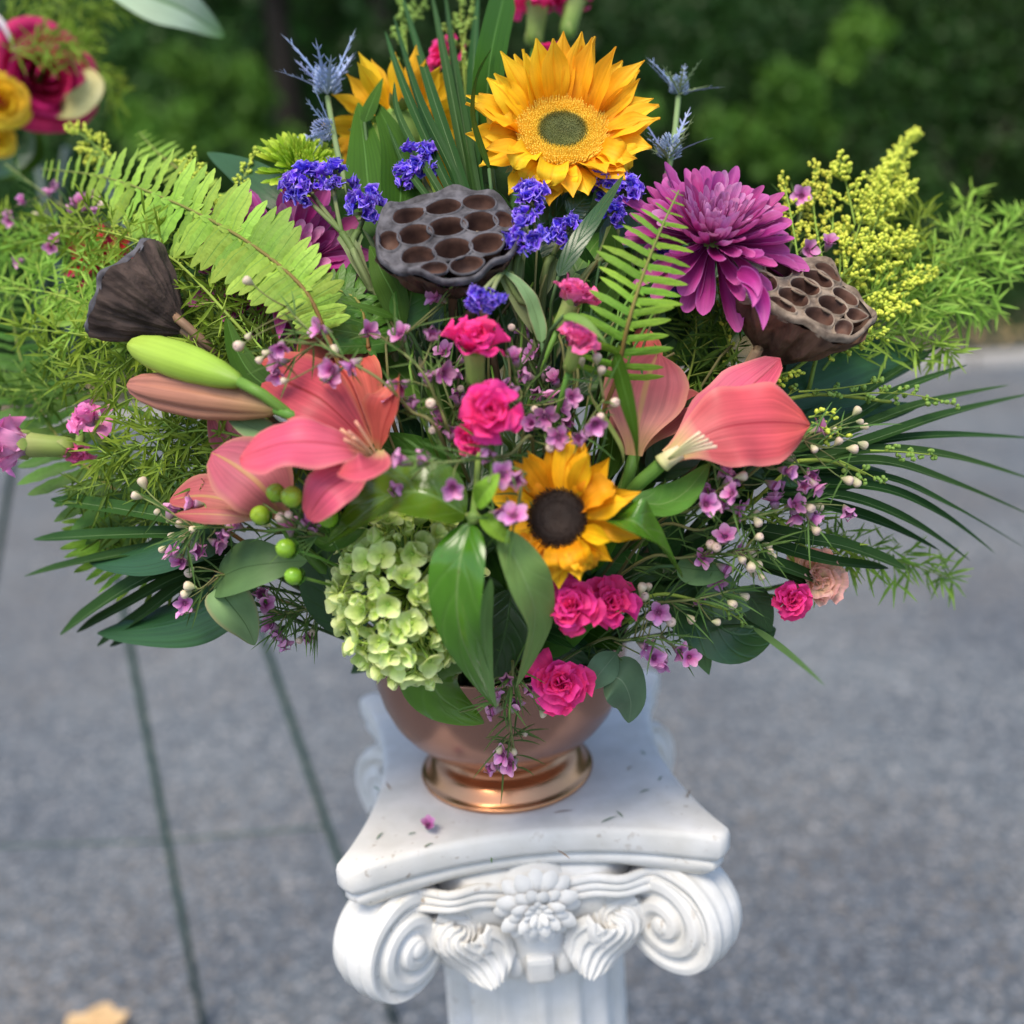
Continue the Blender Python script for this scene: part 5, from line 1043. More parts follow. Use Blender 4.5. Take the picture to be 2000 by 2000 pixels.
waxflower('waxflower sprig in the shade left of the middle pink carnation', B(), [(960, 930, .06), (900, 830, .04), (870, 760, .03), (850, 690, .03)], [(870, 690, .03), (885, 735, .03), (895, 780, .02), (850, 790, .03), (868, 825, .02), (905, 700, .03), (880, 850, .01)], [(845, 840), (900, 760)], 21, 40, off=.0)
waxflower('waxflower sprig in the shade between the pale carnations and the lily', B(), [(1060, 930, .06), (1080, 850, .04), (1070, 760, .04), (1060, 680, .04)], [(1050, 770, .03), (1060, 730, .03), (1090, 800, .02), (1040, 690, .03), (1105, 825, .02), (1025, 655, .04), (1085, 745, .03)], [(1000, 640), (1045, 800)], 22, 40, off=.0)
# ------------------------------------------------------------------ ferns
def pl(v, peak, L): return L * max(.10, math.sin(math.pi * (v * .86 + .07)) ** peak)
pts = [P(82, 330, .0), P(200, 345, -.005), P(340, 395, -.015), P(480, 470, -.02), P(590, 560, -.015), P(632, 640, .0)]
fern('long sword fern frond arching from the left over the purple chrysanthemum', pts, 37, lambda v: .036 * (.24 + .76 * smooth(.02, .36, v)) * (1 - .5 * smooth(.6, 1, v)), .35, face(pts[2], -.1, .15), mFERNL, 1, base_ang=80, group='sword fern fronds')
pts = [P(1326, 372, -.055), P(1290, 450, -.05), P(1255, 540, -.045), P(1225, 640, -.03), P(1205, 740, .0)]
fern('bright green narrow fern frond standing in front of the purple chrysanthemum', pts, 17, lambda v: .031 * (.14 + .86 * smooth(0, .45, v)), .16, face(pts[2], .1, .1), mFERN, 2, base_ang=72, droop=.05, group='sword fern fronds')
pts = [P(272, 258, .09), P(310, 300, .09), P(370, 350, .085), P(430, 430, .08)]
fern('small pale fern tip rising behind the long sword fern frond', pts, 15, lambda v: .020 * (.3 + .7 * smooth(0, .4, v)), .34, face(pts[1], 0, .2), mFERNL, 3, group='sword fern fronds')
pts = [P(20, 570, .10), P(40, 700, .10), P(110, 850, .10), P(260, 980, .09), P(420, 1020, .07)]
fern('dark sword fern frond at the left edge behind the lilac pink carnation', pts, 30, lambda v: .045 * (.3 + .7 * smooth(0, .4, v)), .26, face(pts[1], .2, .2), mFERND, 4, group='sword fern fronds')
pts = [P(150, 960, .09), P(190, 1050, .09), P(270, 1110, .08), P(380, 1110, .07)]
fern('yellow green fern frond behind the lower left palm blades', pts, 22, lambda v: .030 * (.3 + .7 * smooth(0, .4, v)), .22, face(pts[1], .2, .3), mFERN, 5, group='sword fern fronds')
pts = [P(75, 600, .05), P(160, 590, .05), P(260, 640, .05), P(380, 700, .06)]
fern('pale fern frond lying under the left lotus pod', pts, 20, lambda v: .028 * (.4 + .6 * smooth(0, .4, v)), .34, face(pts[1], .0, .5), mFERNL, 6, group='sword fern fronds')
pts = [P(640, 560, .02), P(700, 590, .02), P(720, 680, .03)]
fern('short dark fern frond beneath the statice stems', pts, 9, lambda v: .030 * (.4 + .6 * smooth(0, .4, v)), .36, face(pts[1], .3, .1), mMEDL, 7, group='sword fern fronds')

# ------------------------------------------------------------------ asparagus fern
AL = [('asparagus fern plume at the far left edge, highest of the left ones', [(430, 640), (280, 540), (130, 470), (-10, 430)], 90, .05, mASP), ('asparagus fern plume over the red bloom at left', [(450, 620), (330, 500), (200, 450), (90, 440)], 80, .0, mASP),
      ('asparagus fern plume below the left lotus pod', [(480, 760), (350, 700), (200, 660), (40, 640)], 95, .015, mASP), ('asparagus fern plume under the lily buds pointing left', [(480, 800), (340, 790), (200, 740), (90, 690)], 85, .03, mASP),
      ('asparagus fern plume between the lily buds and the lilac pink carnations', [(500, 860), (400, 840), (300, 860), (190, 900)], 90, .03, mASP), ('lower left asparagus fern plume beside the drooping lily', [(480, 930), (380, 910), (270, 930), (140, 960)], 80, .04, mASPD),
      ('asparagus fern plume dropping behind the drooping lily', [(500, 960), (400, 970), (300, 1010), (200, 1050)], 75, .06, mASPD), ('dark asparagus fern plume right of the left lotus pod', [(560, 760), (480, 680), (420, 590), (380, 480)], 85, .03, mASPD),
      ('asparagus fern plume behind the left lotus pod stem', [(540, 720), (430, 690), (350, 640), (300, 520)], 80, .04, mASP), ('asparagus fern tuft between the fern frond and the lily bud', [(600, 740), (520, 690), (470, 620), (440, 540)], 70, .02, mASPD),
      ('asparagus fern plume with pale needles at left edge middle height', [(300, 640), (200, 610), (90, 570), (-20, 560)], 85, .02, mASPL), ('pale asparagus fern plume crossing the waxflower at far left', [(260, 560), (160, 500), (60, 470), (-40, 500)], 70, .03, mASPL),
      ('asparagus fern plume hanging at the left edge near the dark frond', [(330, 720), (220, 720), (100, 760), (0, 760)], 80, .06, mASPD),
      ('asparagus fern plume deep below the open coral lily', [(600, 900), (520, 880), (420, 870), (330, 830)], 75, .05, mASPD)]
for i, (lb, pts, sp, off, m) in enumerate(AL):
    q = [P(x, y, off) for x, y in pts]; asparagus(lb, q, sp * mpp(q[1]), 100 + i, m, nb=26, dens=1.35, nl=.0150)
AR = [('tall asparagus fern sprig standing at the right edge', [(1800, 640), (1850, 540), (1880, 450), (1895, 372)], 60, .05, mASPL, 16), ('asparagus fern plume reaching the upper right edge', [(1760, 640), (1850, 560), (1930, 480), (2010, 400)], 80, .04, mASPL, 22),
      ('bushy asparagus fern plume right of the goldenrod', [(1700, 600), (1800, 535), (1900, 500), (2020, 490)], 85, .04, mASPL, 26), ('asparagus fern plume trailing down at right above the kerb', [(1690, 630), (1780, 600), (1870, 590), (1950, 600)], 52, .05, mASPL, 22),
      ('asparagus fern sprig just behind the goldenrod spikes', [(1680, 600), (1740, 540), (1780, 480), (1800, 400)], 60, .06, mASP, 18), ('short asparagus fern plume right of the brown lotus pod', [(1640, 680), (1720, 650), (1800, 660), (1860, 690)], 60, .045, mASPL, 18),
      ('asparagus fern plume hanging at lower right under the palm blades', [(1480, 1000), (1600, 1040), (1740, 1090), (1860, 1130)], 60, .06, mASPL, 26), ('asparagus fern plume between the palm blades and the peach rose', [(1440, 1000), (1520, 1040), (1600, 1080), (1660, 1100)], 60, .05, mASPL, 18),
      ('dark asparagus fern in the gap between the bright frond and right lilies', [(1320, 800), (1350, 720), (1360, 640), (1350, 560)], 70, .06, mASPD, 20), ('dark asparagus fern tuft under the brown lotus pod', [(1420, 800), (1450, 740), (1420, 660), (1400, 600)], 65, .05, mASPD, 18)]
for i, (lb, pts, sp, off, m, nb) in enumerate(AR):
    q = [P(x, y, off) for x, y in pts]; asparagus(lb, q, sp * mpp(q[1]), 200 + i, m, nb=nb, dens=1.1, nl=.0170)

# ------------------------------------------------------------------ goldenrod and seed pods
def sp_(a, b, w, o=.03): q = P(*a, o); return (q, P(*b, o), w * 1.3 * mpp(q))
spray('large goldenrod plume of many spikes behind the brown lotus pod', [P(1580, 760, .06), P(1600, 680, .05), P(1640, 590, .04), P(1690, 480, .03)], [sp_((1690, 470), (1790, 262), 46), sp_((1670, 440), (1640, 310), 40), sp_((1720, 420), (1785, 360), 34), sp_((1650, 560), (1790, 455), 52), sp_((1640, 600), (1820, 530), 50), sp_((1650, 620), (1780, 590), 44), sp_((1620, 560), (1720, 480), 46), sp_((1700, 470), (1745, 300), 40), sp_((1650, 530), (1690, 400), 40)], 1, dens=1.5, bs=(.0016, .0036))
spray('goldenrod plume of two upright spikes beside the large purple chrysanthemum', [P(1540, 700, .07), P(1570, 600, .06), P(1600, 500, .05)], [sp_((1610, 520), (1590, 322), 44, .04), sp_((1625, 470), (1615, 340), 36, .04), sp_((1560, 520), (1528, 345), 30, .045), sp_((1640, 540), (1650, 430), 30, .04)], 2, dens=1.45, bs=(.0015, .0034))
spray('goldenrod tips showing under the brown lotus pod rim', [P(1500, 760, .05), P(1580, 700, .04), P(1640, 660, .035)], [sp_((1640, 655), (1735, 660), 34, .02), sp_((1600, 670), (1650, 690), 26, .02), sp_((1500, 740), (1560, 720), 26, .02)], 3)
spray('little goldenrod tuft at the tip of the right coral lily', [P(1560, 860, .03), P(1580, 840, .02), P(1600, 835, .01)], [sp_((1585, 825), (1655, 855), 26, .0), sp_((1580, 815), (1625, 810), 20, .0)], 4)
spray('goldenrod spike above the sword fern tip at upper left', [P(240, 420, .06), P(215, 330, .05), P(180, 290, .04)], [sp_((225, 330), (138, 248), 34, .02), sp_((205, 310), (155, 296), 22, .02)], 5)
spray('goldenrod spikes peeking through the middle of the sword fern frond', [P(420, 520, .06), P(400, 420, .05), P(380, 340, .05)], [sp_((390, 400), (372, 296), 30, .03), sp_((430, 420), (350, 320), 30, .03), sp_((380, 460), (215, 450), 32, .02), sp_((350, 480), (260, 420), 26, .03), sp_((440, 440), (500, 295), 18, .05)], 6)
spray('goldenrod tips low behind the left lotus pod', [P(420, 620, .06), P(380, 560, .05), P(350, 510, .04)], [sp_((370, 520), (350, 480), 22, .03), sp_((300, 650), (170, 665), 20, .03), sp_((380, 540), (350, 520), 26, .03)], 7)
spray('yellow brown goldenrod stalk in the shade right of the bright frond', [P(1450, 800, .07), P(1430, 700, .06), P(1410, 600, .06)], [sp_((1435, 740), (1400, 545), 12, .05)], 8)
TH = dict(mat=mTHL, smat=mGOLDS, name='seed_pod_sprig', cat_='greenery', bs=(.0019, .0026), group='green seed pod sprigs', dens=.55, lean=.2)
spray('green seed pod sprig left of the dark grass blades at the top', [P(830, 300, .08), P(800, 160, .08), P(790, 60, .07)], [sp_((790, 120), (785, -10), 26, .06), sp_((800, 60), (828, 5), 26, .06), sp_((800, 200), (770, 110), 20, .06)], 21, **TH)
spray('green seed pod sprig between the strap leaves at the top', [P(915, 300, .06), P(910, 180, .06), P(905, 90, .05)], [sp_((910, 200), (900, -5), 26, .04), sp_((905, 90), (925, 10), 24, .04), sp_((900, 150), (870, 50), 20, .05)], 22, **TH)
spray('thin green seed pod sprig stretching over the right palm blades', [P(1500, 790, .03), P(1600, 770, .03), P(1740, 785, .03)], [sp_((1640, 775), (1875, 795), 24, .02), sp_((1560, 765), (1720, 745), 20, .02), sp_((1500, 800), (1560, 760), 24, .03)], 23, **TH)
spray('green seed pod sprig lying in the root of the right palm blades', [P(1560, 900, .03), P(1620, 900, .025), P(1690, 925, .02)], [sp_((1640, 900), (1730, 945), 24, .01), sp_((1700, 880), (1830, 890), 18, .01)], 24, **TH)
spray('green seed pod sprig hanging by the pedestal corner at right', [P(1240, 1180, .03), P(1300, 1160, .02), P(1420, 1190, .01)], [sp_((1250, 1190), (1230, 1210), 16, .0), sp_((1400, 1180), (1460, 1220), 18, .01)], 25, **TH)

# ------------------------------------------------------------------ green berries
for i, (px, py, r, o, lb) in enumerate([(538, 962, 19, -.03, 'green berry half hidden at the left of two touching ones below the lily'), (570, 970, 22, -.04, 'largest green berry, right beside its twin under the open lily'), (508, 1006, 20, -.03, 'green berry at the tip of the slender drooping lily petal'), (640, 1010, 22, -.02, 'green berry below the pointed lower petal of the open lily'), (558, 1071, 20, -.035, 'green berry with leafy cap, upper of two by the hydrangea'), (573, 1125, 18, -.035, 'green berry with pointed tip, lowest one beside the hydrangea')]):
    p = P(px, py, o); rr = r * mpp(p); z = face(p, -.7 if i > 3 else -.2, .1, .5); M = frame(p, z); th = thing('green_berry', lb, 'berry', M=M, group='green hypericum berries')
    mb = MB(); mb.lathe([(.02 * rr, 1.12 * rr)] + [(rr * math.sin(t) * .98, rr * math.cos(t)) for t in [math.pi * k / 14 for k in range(1, 14)]] + [(.05 * rr, -rr)], 28, rad=lambda a, v: 1 - .05 * abs(math.cos(a * 1.5)) ** 8); part('fruit', mb.mesh('fruit', mBERRY), th)
    sm = MB(); sm.strip([(0, 0, -rr * 1.02), (0, rr * .7, -rr * 1.1), (0, rr * 1.1, -rr * .4)], rr * 1.0, (0, 0, 1), 'ovate', nu=4, nv=6, cup=-.3); sme = sm.mesh('sepal', mMEDL)
    for k in range(5): part('sepal', sme, th, RZ(k * 1.2566))
    stem(th, M @ Vector((0, 0, -rr)), -z, .0011, mSTEM, L=.02, n=5, seg=6)

# ------------------------------------------------------------------ leaves
mLC = mLEAF
node = P(925, 1010, -.03); spg = thing('viburnum_sprig', 'leafy sprig of broad glossy leaves hanging from one node in front of the bowl', 'leaf sprig', node)
def sleaf(pts, wpx, n3, mat, par=spg, prof='leaf', lab=None, **kw):
    q = [P(*x) for x in pts]; mb = MB(); n = (CR * n3[0] + CU * n3[1] + (CAM - q[0]).normalized() * n3[2]).normalized(); a = dict(nu=10, nv=24, curve=cat, bump=.10); a.update(kw); mb.strip(q, wpx * mpp(q[1]), n, prof, **a); return part('leaf', mb.mesh('leaf', mat), par, world=True, label=lab)
sleaf([(918, 1022, -.03), (898, 1110, -.048), (900, 1240, -.052), (968, 1382, -.035)], 124, (-.3, .3, 1), mLC, fold=.45, cup=-.3, ruf=.07, rufn=1.2, twist=.3, lab='broad glossy front leaf folded along its midrib')
sleaf([(958, 1130, -.052), (945, 1220, -.054), (952, 1310, -.05), (968, 1380, -.042)], 44, (.6, .1, .8), mLEAFB, fold=.1)
sleaf([(978, 1035, -.03), (1022, 1130, -.045), (1045, 1220, -.04), (1008, 1342, -.03)], 108, (.45, .25, .9), mLEAFB, fold=.25, cup=.1, twist=-.25, lab='pale underside of a leaf bending down beside the pink carnations')
sleaf([(910, 1005, -.02), (840, 970, -.025), (760, 970, -.02), (640, 1060, -.01)], 150, (.0, .55, .8), mLC, fold=.3, cup=.1, lab='leaf arching left over the top of the hydrangea')
sleaf([(930, 985, -.035), (948, 960, -.045), (975, 925, -.045)], 46, (-.2, .2, 1), mFERN, fold=.3)
sleaf([(945, 1005, -.035), (965, 1030, -.045), (995, 1060, -.045)], 40, (0, .4, 1), mFERN, fold=.3)
sleaf([(885, 1180, .012), (840, 1290, -.012), (860, 1360, -.015), (945, 1412, -.01)], 128, (-.1, .3, 1), mLC, fold=.2, cup=-.2, lab='lowest dark leaf lying against the copper bowl')
sleaf([(1000, 1150, .01), (985, 1240, .0), (960, 1330, .0)], 110, (.1, .2, 1), mDARK, fold=.2)
sleaf([(940, 1120, .015), (930, 1200, .012), (900, 1290, .012)], 120, (.2, .2, 1), mDARK, fold=.2)
mb = MB(); mb.tube([P(919, 1024, -.03), node, P(912, 1006, -.02)], .0022, .0016, n=6, seg=6); mb.tube([node, P(960, 1010, -.032), P(980, 1036, -.03)], .0015, n=6, seg=5); mb.tube([node, P(930, 960, .0), P(950, 900, .05), bowl_point()], .0022, n=6, seg=8, curve=cat); mb.ball(node, .0042, 8, 6); part('stem', mb.mesh('stem', mCALYX), spg, world=True)

leaf('glossy green leaf curling under the right side of the small sunflower', [(1195, 1015, -.02), (1240, 1020, -.035), (1290, 1070, -.03), (1332, 1128, -.02)], 104, (.1, .75, .7), mLC, fold=.3, nu=8, nv=20, cup=.1)
leaf('ribbed dark leaf under the bare stem of the right lily', [(1235, 975, .0), (1290, 985, -.005), (1340, 960, .0), (1385, 905, .01)], 78, (0, .6, .8), mMEDL, fold=.25)
leaf('long twisted lily leaf falling in front of the pale lily', [(1200, 690, -.01), (1222, 770, -.03), (1240, 850, -.03), (1246, 935, -.01)], 50, (-.5, .1, .9), mSTRAP, prof='lance', twist=.9, name='lily_leaf')
leaf('yellowish lily leaf curving beside the long twisted one', [(1150, 770, .0), (1190, 830, -.01), (1218, 890, -.01), (1210, 960, .0)], 36, (.7, .1, .6), mCALYX, prof='lance', twist=-.6, name='lily_leaf')
leaf('green lily leaf standing behind the lime lily bud', [(530, 760, .0), (490, 730, .0), (460, 680, .0), (442, 620, .0)], 62, (.2, .2, 1), mSTRAP, prof='lance', fold=.2, name='lily_leaf')
leaf('short green leaf with pink tip between lily bud and open lily', [(540, 850, .0), (490, 840, -.01), (438, 808, -.005)], 58, (0, .5, .8), mGREYL, prof='ovate', fold=.1, name='lily_leaf')
leaf('round grey eucalyptus leaf against the white pedestal', [(1185, 1318, .0), (1235, 1310, -.01), (1275, 1350, -.005), (1222, 1412, .005)][0:1] + [(1215, 1330, -.01), (1232, 1370, -.005), (1228, 1412, .0)], 98, (.1, .2, 1), mEUC, prof='ovate', name='eucalyptus_leaf')
leaf('narrow dark grey eucalyptus leaf crossing the bowl rim at right', [(1205, 1275, .01), (1175, 1310, -.01), (1140, 1355, -.01)], 62, (.5, .3, .8), mEUC, prof='leaf', name='eucalyptus_leaf')
leaf('grey green leaf pointing right under the green berries', [(420, 1134, .0), (470, 1110, -.012), (530, 1100, -.012), (600, 1095, .0)], 118, (-.1, .4, 1), mGREY, prof='ovate', fold=.1)
leaf('pale grey green leaf hanging down at lower left of the hydrangea', [(424, 1148, -.01), (450, 1180, -.018), (480, 1220, -.015), (498, 1260, -.01)], 88, (.2, .1, 1), mGREYL, prof='ovate', fold=.1)
leaf('olive eucalyptus leaf under the cream buds at right', [(1320, 1105, .02), (1380, 1120, .01), (1440, 1110, .01)], 66, (0, .3, 1), mGREY, prof='ovate', name='eucalyptus_leaf')
leaf('round blue green eucalyptus leaf among the bare waxflower branches', [(1375, 1140, .03), (1410, 1170, .02), (1465, 1190, .02)], 92, (0, .2, 1), mEUC, prof='ovate', name='eucalyptus_leaf')
leaf('dark round leaf at right edge of the bouquet below the pink carnation', [(1450, 1150, .04), (1490, 1190, .03), (1505, 1235, .03)], 66, (0, .2, 1), mDARK, prof='ovate', name='eucalyptus_leaf')
leaf('olive leaf hanging below the pink waxflowers at right', [(1350, 1230, .03), (1372, 1270, .02), (1385, 1318, .02)], 46, (.2, 0, 1), mGREY, prof='leaf')
leaf('pale thin leaf tip sticking out over the road at lower right', [(1470, 1225, .0), (1540, 1270, -.08), (1612, 1340, -.16)], 17, (0, .3, 1), mGREY, prof='lance')
leaf('large veined dark leaf at the lower right above the pedestal', [(1290, 1170, .04), (1370, 1200, .03), (1440, 1240, .03), (1515, 1228, .035)], 150, (.1, .35, 1), mDARK, fold=.15, nu=8, nv=20)
leaf('large glossy aspidistra leaf at the lower left edge of the bouquet', [(500, 1120, .04), (420, 1170, .03), (330, 1210, .03), (190, 1236, .035)], 140,  (-.1, .5, 1), mASPI, nu=10, nv=24, cup=-.25, prof='leaf', name='aspidistra_leaf', cat_='aspidistra leaf')
leaf('glossy aspidistra leaf pointing left behind the cream buds', [(440, 1060, .03), (360, 1050, .02), (270, 1080, .02), (175, 1098, .03)], 118, (0, .6, .9), mASPI, nu=8, nv=20, cup=-.3, prof='leaf', name='aspidistra_leaf', cat_='aspidistra leaf')
leaf('wide dark aspidistra leaf at right behind the right coral lily', [(1420, 800, .07), (1560, 740, .065), (1680, 700, .06), (1815, 690, .06)], 175, (0, .35, 1), mASPI, nu=10, nv=24, cup=-.25, name='aspidistra_leaf', cat_='aspidistra leaf')
leaf('dark aspidistra leaf under the cream buds pointing right', [(1440, 900, .06), (1560, 905, .05), (1640, 920, .05), (1730, 920, .06)], 100, (0, .4, 1), mASPI, nu=8, nv=20, cup=-.25, name='aspidistra_leaf', cat_='aspidistra leaf')
leaf('small dark aspidistra leaf above the right palm blades', [(1560, 830, .05), (1640, 805, .045), (1720, 800, .045), (1800, 790, .05)], 66, (0, .4, 1), mASPI, nu=8, nv=16, cup=-.2, name='aspidistra_leaf', cat_='aspidistra leaf')
leaf('dark glossy leaf behind the green chrysanthemum and fern frond', [(590, 420, .06), (530, 370, .05), (470, 330, .05), (405, 298, .055)], 76, (-.1, .5, 1), mASPI, name='aspidistra_leaf', cat_='aspidistra leaf')
leaf('broad upright leaf in front of the hidden sunflower, left of two', [(745, 470, .02), (722, 380, .015), (712, 290, .02), (700, 200, .03)], 84, (-.1, 0, 1), mSTRAP, prof='leaf', fold=.12, name='ruscus_leaf', cat_='leaf')
leaf('curved upright leaf in front of the hidden sunflower, right of two', [(770, 470, .02), (782, 380, .012), (775, 290, .015), (732, 196, .02)], 82, (.2, 0, 1), mSTRAP, prof='leaf', fold=.15, name='ruscus_leaf', cat_='leaf')
leaf('narrow leaf tip folded at the top of the two upright leaves', [(712, 240, .012), (725, 200, .01), (748, 152, .015)], 34, (-.3, 0, 1), mSTRAP, prof='lance', name='ruscus_leaf', cat_='leaf')
leaf('wide strap leaf rising to the top edge left of the big sunflower', [(962, 330, .05), (952, 230, .02), (958, 110, -.02), (992, -40, -.02)], 62, (.2, 0, 1), mSTRAP, prof='blunt', fold=.12, name='strap_leaf', cat_='leaf')
leaf('curved strap leaf crossing the left petals of the big sunflower', [(955, 330, -.03), (925, 230, -.045), (932, 150, -.045), (962, 92, -.03)], 34, (.8, 0, .8), mSTRAP, prof='lance', twist=.7, name='strap_leaf', cat_='leaf')
leaf('dark strap leaf slanting in front of the violet statice at right', [(1090, 540, .0), (1130, 470, -.015), (1175, 405, -.02), (1218, 342, -.015)], 42, (-.3, .2, 1), mDARK, prof='lance', name='strap_leaf', cat_='leaf')
leaf('mid green leaf under the lotus pod at its left', [(785, 640, .02), (770, 580, .01), (745, 530, .0), (722, 480, .0)], 62, (-.3, 0, 1), mSTRAP, prof='leaf', fold=.15)
leaf('broad pale green leaf directly under the lotus pod', [(790, 650, .025), (800, 590, .015), (810, 540, .01)], 80, (.2, .2, 1), mMEDL, prof='leaf', fold=.2)
leaf('narrow leaf pointing left under the statice stems', [(770, 620, .01), (720, 600, .0), (665, 588, .0)], 22, (0, .6, .8), mSTRAP, prof='lance')
leaf('rough narrow statice leaf below the bright statice', [(1058, 670, .01), (1045, 610, .0), (1020, 560, -.01), (982, 528, -.012)], 36, (.4, .1, 1), mGREYL, prof='lance', ruf=.2, fold=.25)
leaf('glossy round leaf between the small statice heads', [(1110, 420, .03), (1130, 400, .02), (1160, 370, .02)], 50, (0, .3, 1), mDARK, prof='ovate')
leaf('bright green leaf deep between dark leaf and bright frond', [(1110, 560, .05), (1140, 500, .045), (1185, 450, .05)], 90, (-.2, .2, 1), mMEDL, prof='leaf')
leaf('little pointed leaf in front of the pink bud pair beside the frond', [(1100, 618, -.04), (1140, 612, -.055), (1185, 672, -.05)], 22, (0, .5, 1), mSTEM, prof='lance', name='bud_leaf')
leaf('large hydrangea leaf behind the left side of the hydrangea', [(700, 1240, .05), (660, 1170, .045), (640, 1090, .045), (650, 1040, .05)], 130, (-.2, .1, 1), mDARK, prof='leaf', fold=.15, name='hydrangea_leaf')
leaf('green leaf rolled around a berry left of the hydrangea', [(720, 1000, .01), (680, 1040, .0), (640, 1060, .0), (600, 1040, .0)], 60, (.1, .5, .8), mMEDL, prof='leaf', cup=.4)

# palm fans
def fan(label, root, blades, seed, group='palm leaf fans', prof='strap'):
    q0 = P(*root); th = thing('palm_leaf', label, 'palm leaf', q0, group=group)
    for k, (pts, w) in enumerate(blades):
        q = [P(*x) for x in pts]; mb = MB(); mid = q[len(q) // 2]
        mb.strip(q, w * 1.12 * mpp(mid), (CAM - mid).normalized() + CU * .5 + CR * random.Random(seed + k).uniform(-.4, .4), prof, nu=4, nv=20, fold=.45, curve=cat); part('blade', mb.mesh('blade', mPALM), th, world=True)
    stem(th, q0, (P(*blades[0][0][0]) - P(*blades[0][0][1])), .0025, mSTEMD, L=.03); return th
fan('fan of dark narrow palm blades rising left of the big sunflower', (935, 480, .02), [([(930, 470, .02), (860, 330, .0), (790, 170, -.005), (752, 60, .0)], 16), ([(935, 470, .02), (880, 330, .0), (815, 190, -.01), (768, 30, .0)], 20), ([(938, 470, .02), (890, 320, .0), (840, 170, .0), (782, -20, .01)], 20), ([(940, 465, .02), (905, 300, .01), (870, 120, .01), (842, -20, .015)], 17), ([(925, 470, .02), (850, 360, .0), (780, 230, -.01), (770, 160, -.01)], 14), ([(942, 460, .02), (915, 300, .01), (890, 150, .02), (868, -20, .02)], 19), ([(945, 460, .02), (925, 280, .015), (925, 120, .02), (935, -20, .02)], 20), ([(920, 480, .02), (840, 390, .0), (790, 320, .0), (755, 240, .0)], 12)], 1)
fan('fan of long palm blades spreading over the road at right', (1480, 910, .05), [([(1480, 910, .05), (1640, 830, .04), (1760, 760, .04), (1890, 712, .05)], 18), ([(1480, 905, .05), (1640, 850, .04), (1800, 790, .04), (1972, 752, .05)], 20), ([(1490, 930, .05), (1700, 860, .035), (1850, 810, .04), (2020, 768, .05)], 22), ([(1560, 900, .045), (1720, 862, .04), (1860, 850, .04), (2020, 856, .05)], 16), ([(1500, 920, .05), (1680, 880, .035), (1850, 890, .04), (2020, 938, .05)], 18), ([(1500, 930, .05), (1700, 900, .03), (1850, 940, .035), (2020, 1010, .05)], 20), ([(1520, 925, .05), (1720, 930, .03), (1860, 990, .03), (2005, 1072, .05)], 14), ([(1500, 950, .05), (1700, 950, .03), (1830, 1000, .03), (1945, 1082, .045)], 20), ([(1500, 960, .05), (1650, 970, .03), (1780, 1020, .03), (1895, 1095, .04)], 20), ([(1490, 970, .05), (1600, 985, .035), (1720, 1020, .035), (1835, 1075, .04)], 24), ([(1500, 900, .06), (1640, 800, .055), (1760, 720, .055), (1850, 670, .06)], 14)], 2)
fan('short fan of dark palm blades below the waxflower at right', (1440, 1030, .04), [([(1450, 1030, .04), (1560, 1050, .02), (1660, 1070, .02), (1770, 1112, .03)], 28), ([(1460, 1045, .04), (1560, 1080, .02), (1640, 1100, .02), (1735, 1110, .035)], 24), ([(1440, 1080, .04), (1490, 1095, .02), (1550, 1115, .02), (1608, 1140, .03)], 28), ([(1440, 1085, .04), (1500, 1110, .02), (1550, 1130, .025), (1600, 1152, .03)], 24)], 3, prof='blunt')
fan('fan of dark palm blades spreading over the road at lower left', (460, 1080, .05), [([(460, 1070, .05), (360, 1020, .03), (240, 995, .03), (100, 975, .04)], 28), ([(460, 1075, .05), (360, 1045, .03), (220, 1045, .03), (66, 1054, .04)], 26), ([(450, 1080, .05), (330, 1070, .03), (200, 1090, .03), (48, 1126, .045)], 24), ([(440, 1090, .05), (330, 1110, .03), (230, 1160, .03), (118, 1240, .04)], 34), ([(440, 1095, .05), (340, 1130, .035), (250, 1180, .035), (150, 1235, .045)], 26), ([(440, 1100, .05), (360, 1140, .04), (280, 1200, .04), (190, 1262, .05)], 30), ([(440, 1110, .06), (380, 1160, .05), (300, 1220, .05), (215, 1262, .055)], 26), ([(450, 1065, .06), (380, 1000, .05), (300, 975, .05), (180, 985, .055)], 24)], 4, prof='blunt')

LM = [('the central lotus pod', 875, 460), ('the small sunflower', 1090, 1010), ('the big sunflower', 1095, 300), ('the hydrangea', 765, 1160), ('the open coral lily', 630, 830), ('the profile coral lily', 1440, 840), ('the large purple chrysanthemum', 1420, 450), ('the brown lotus pod', 1580, 600), ('the bright green frond', 1230, 560),
      ('the sword fern frond', 500, 480), ('the middle pink carnation', 958, 806), ('the pink carnation under the lotus pod', 925, 668), ('the touching pink carnation pair', 1150, 1180), ('the lowest pink carnation', 1094, 1335), ('the green berries', 560, 1050), ('the drooping coral lily', 430, 950), ('the violet statice with two heads', 620, 360), ('the pale pink carnations by the frond', 1125, 620),
      ('the right palm blades', 1550, 930), ('the viburnum sprig node', 925, 1010), ('the cream waxflower buds at right', 1470, 1080), ('the pale back turned lily', 1250, 780), ('the half hidden purple chrysanthemum', 560, 560), ('the lily buds', 400, 720), ('the bare waxflower branches', 1330, 1170)]
def lm_label(pre, px, py): return pre + ' ' + min(LM, key=lambda l: (l[1] - px) ** 2 + (l[2] - py) ** 2)[0]
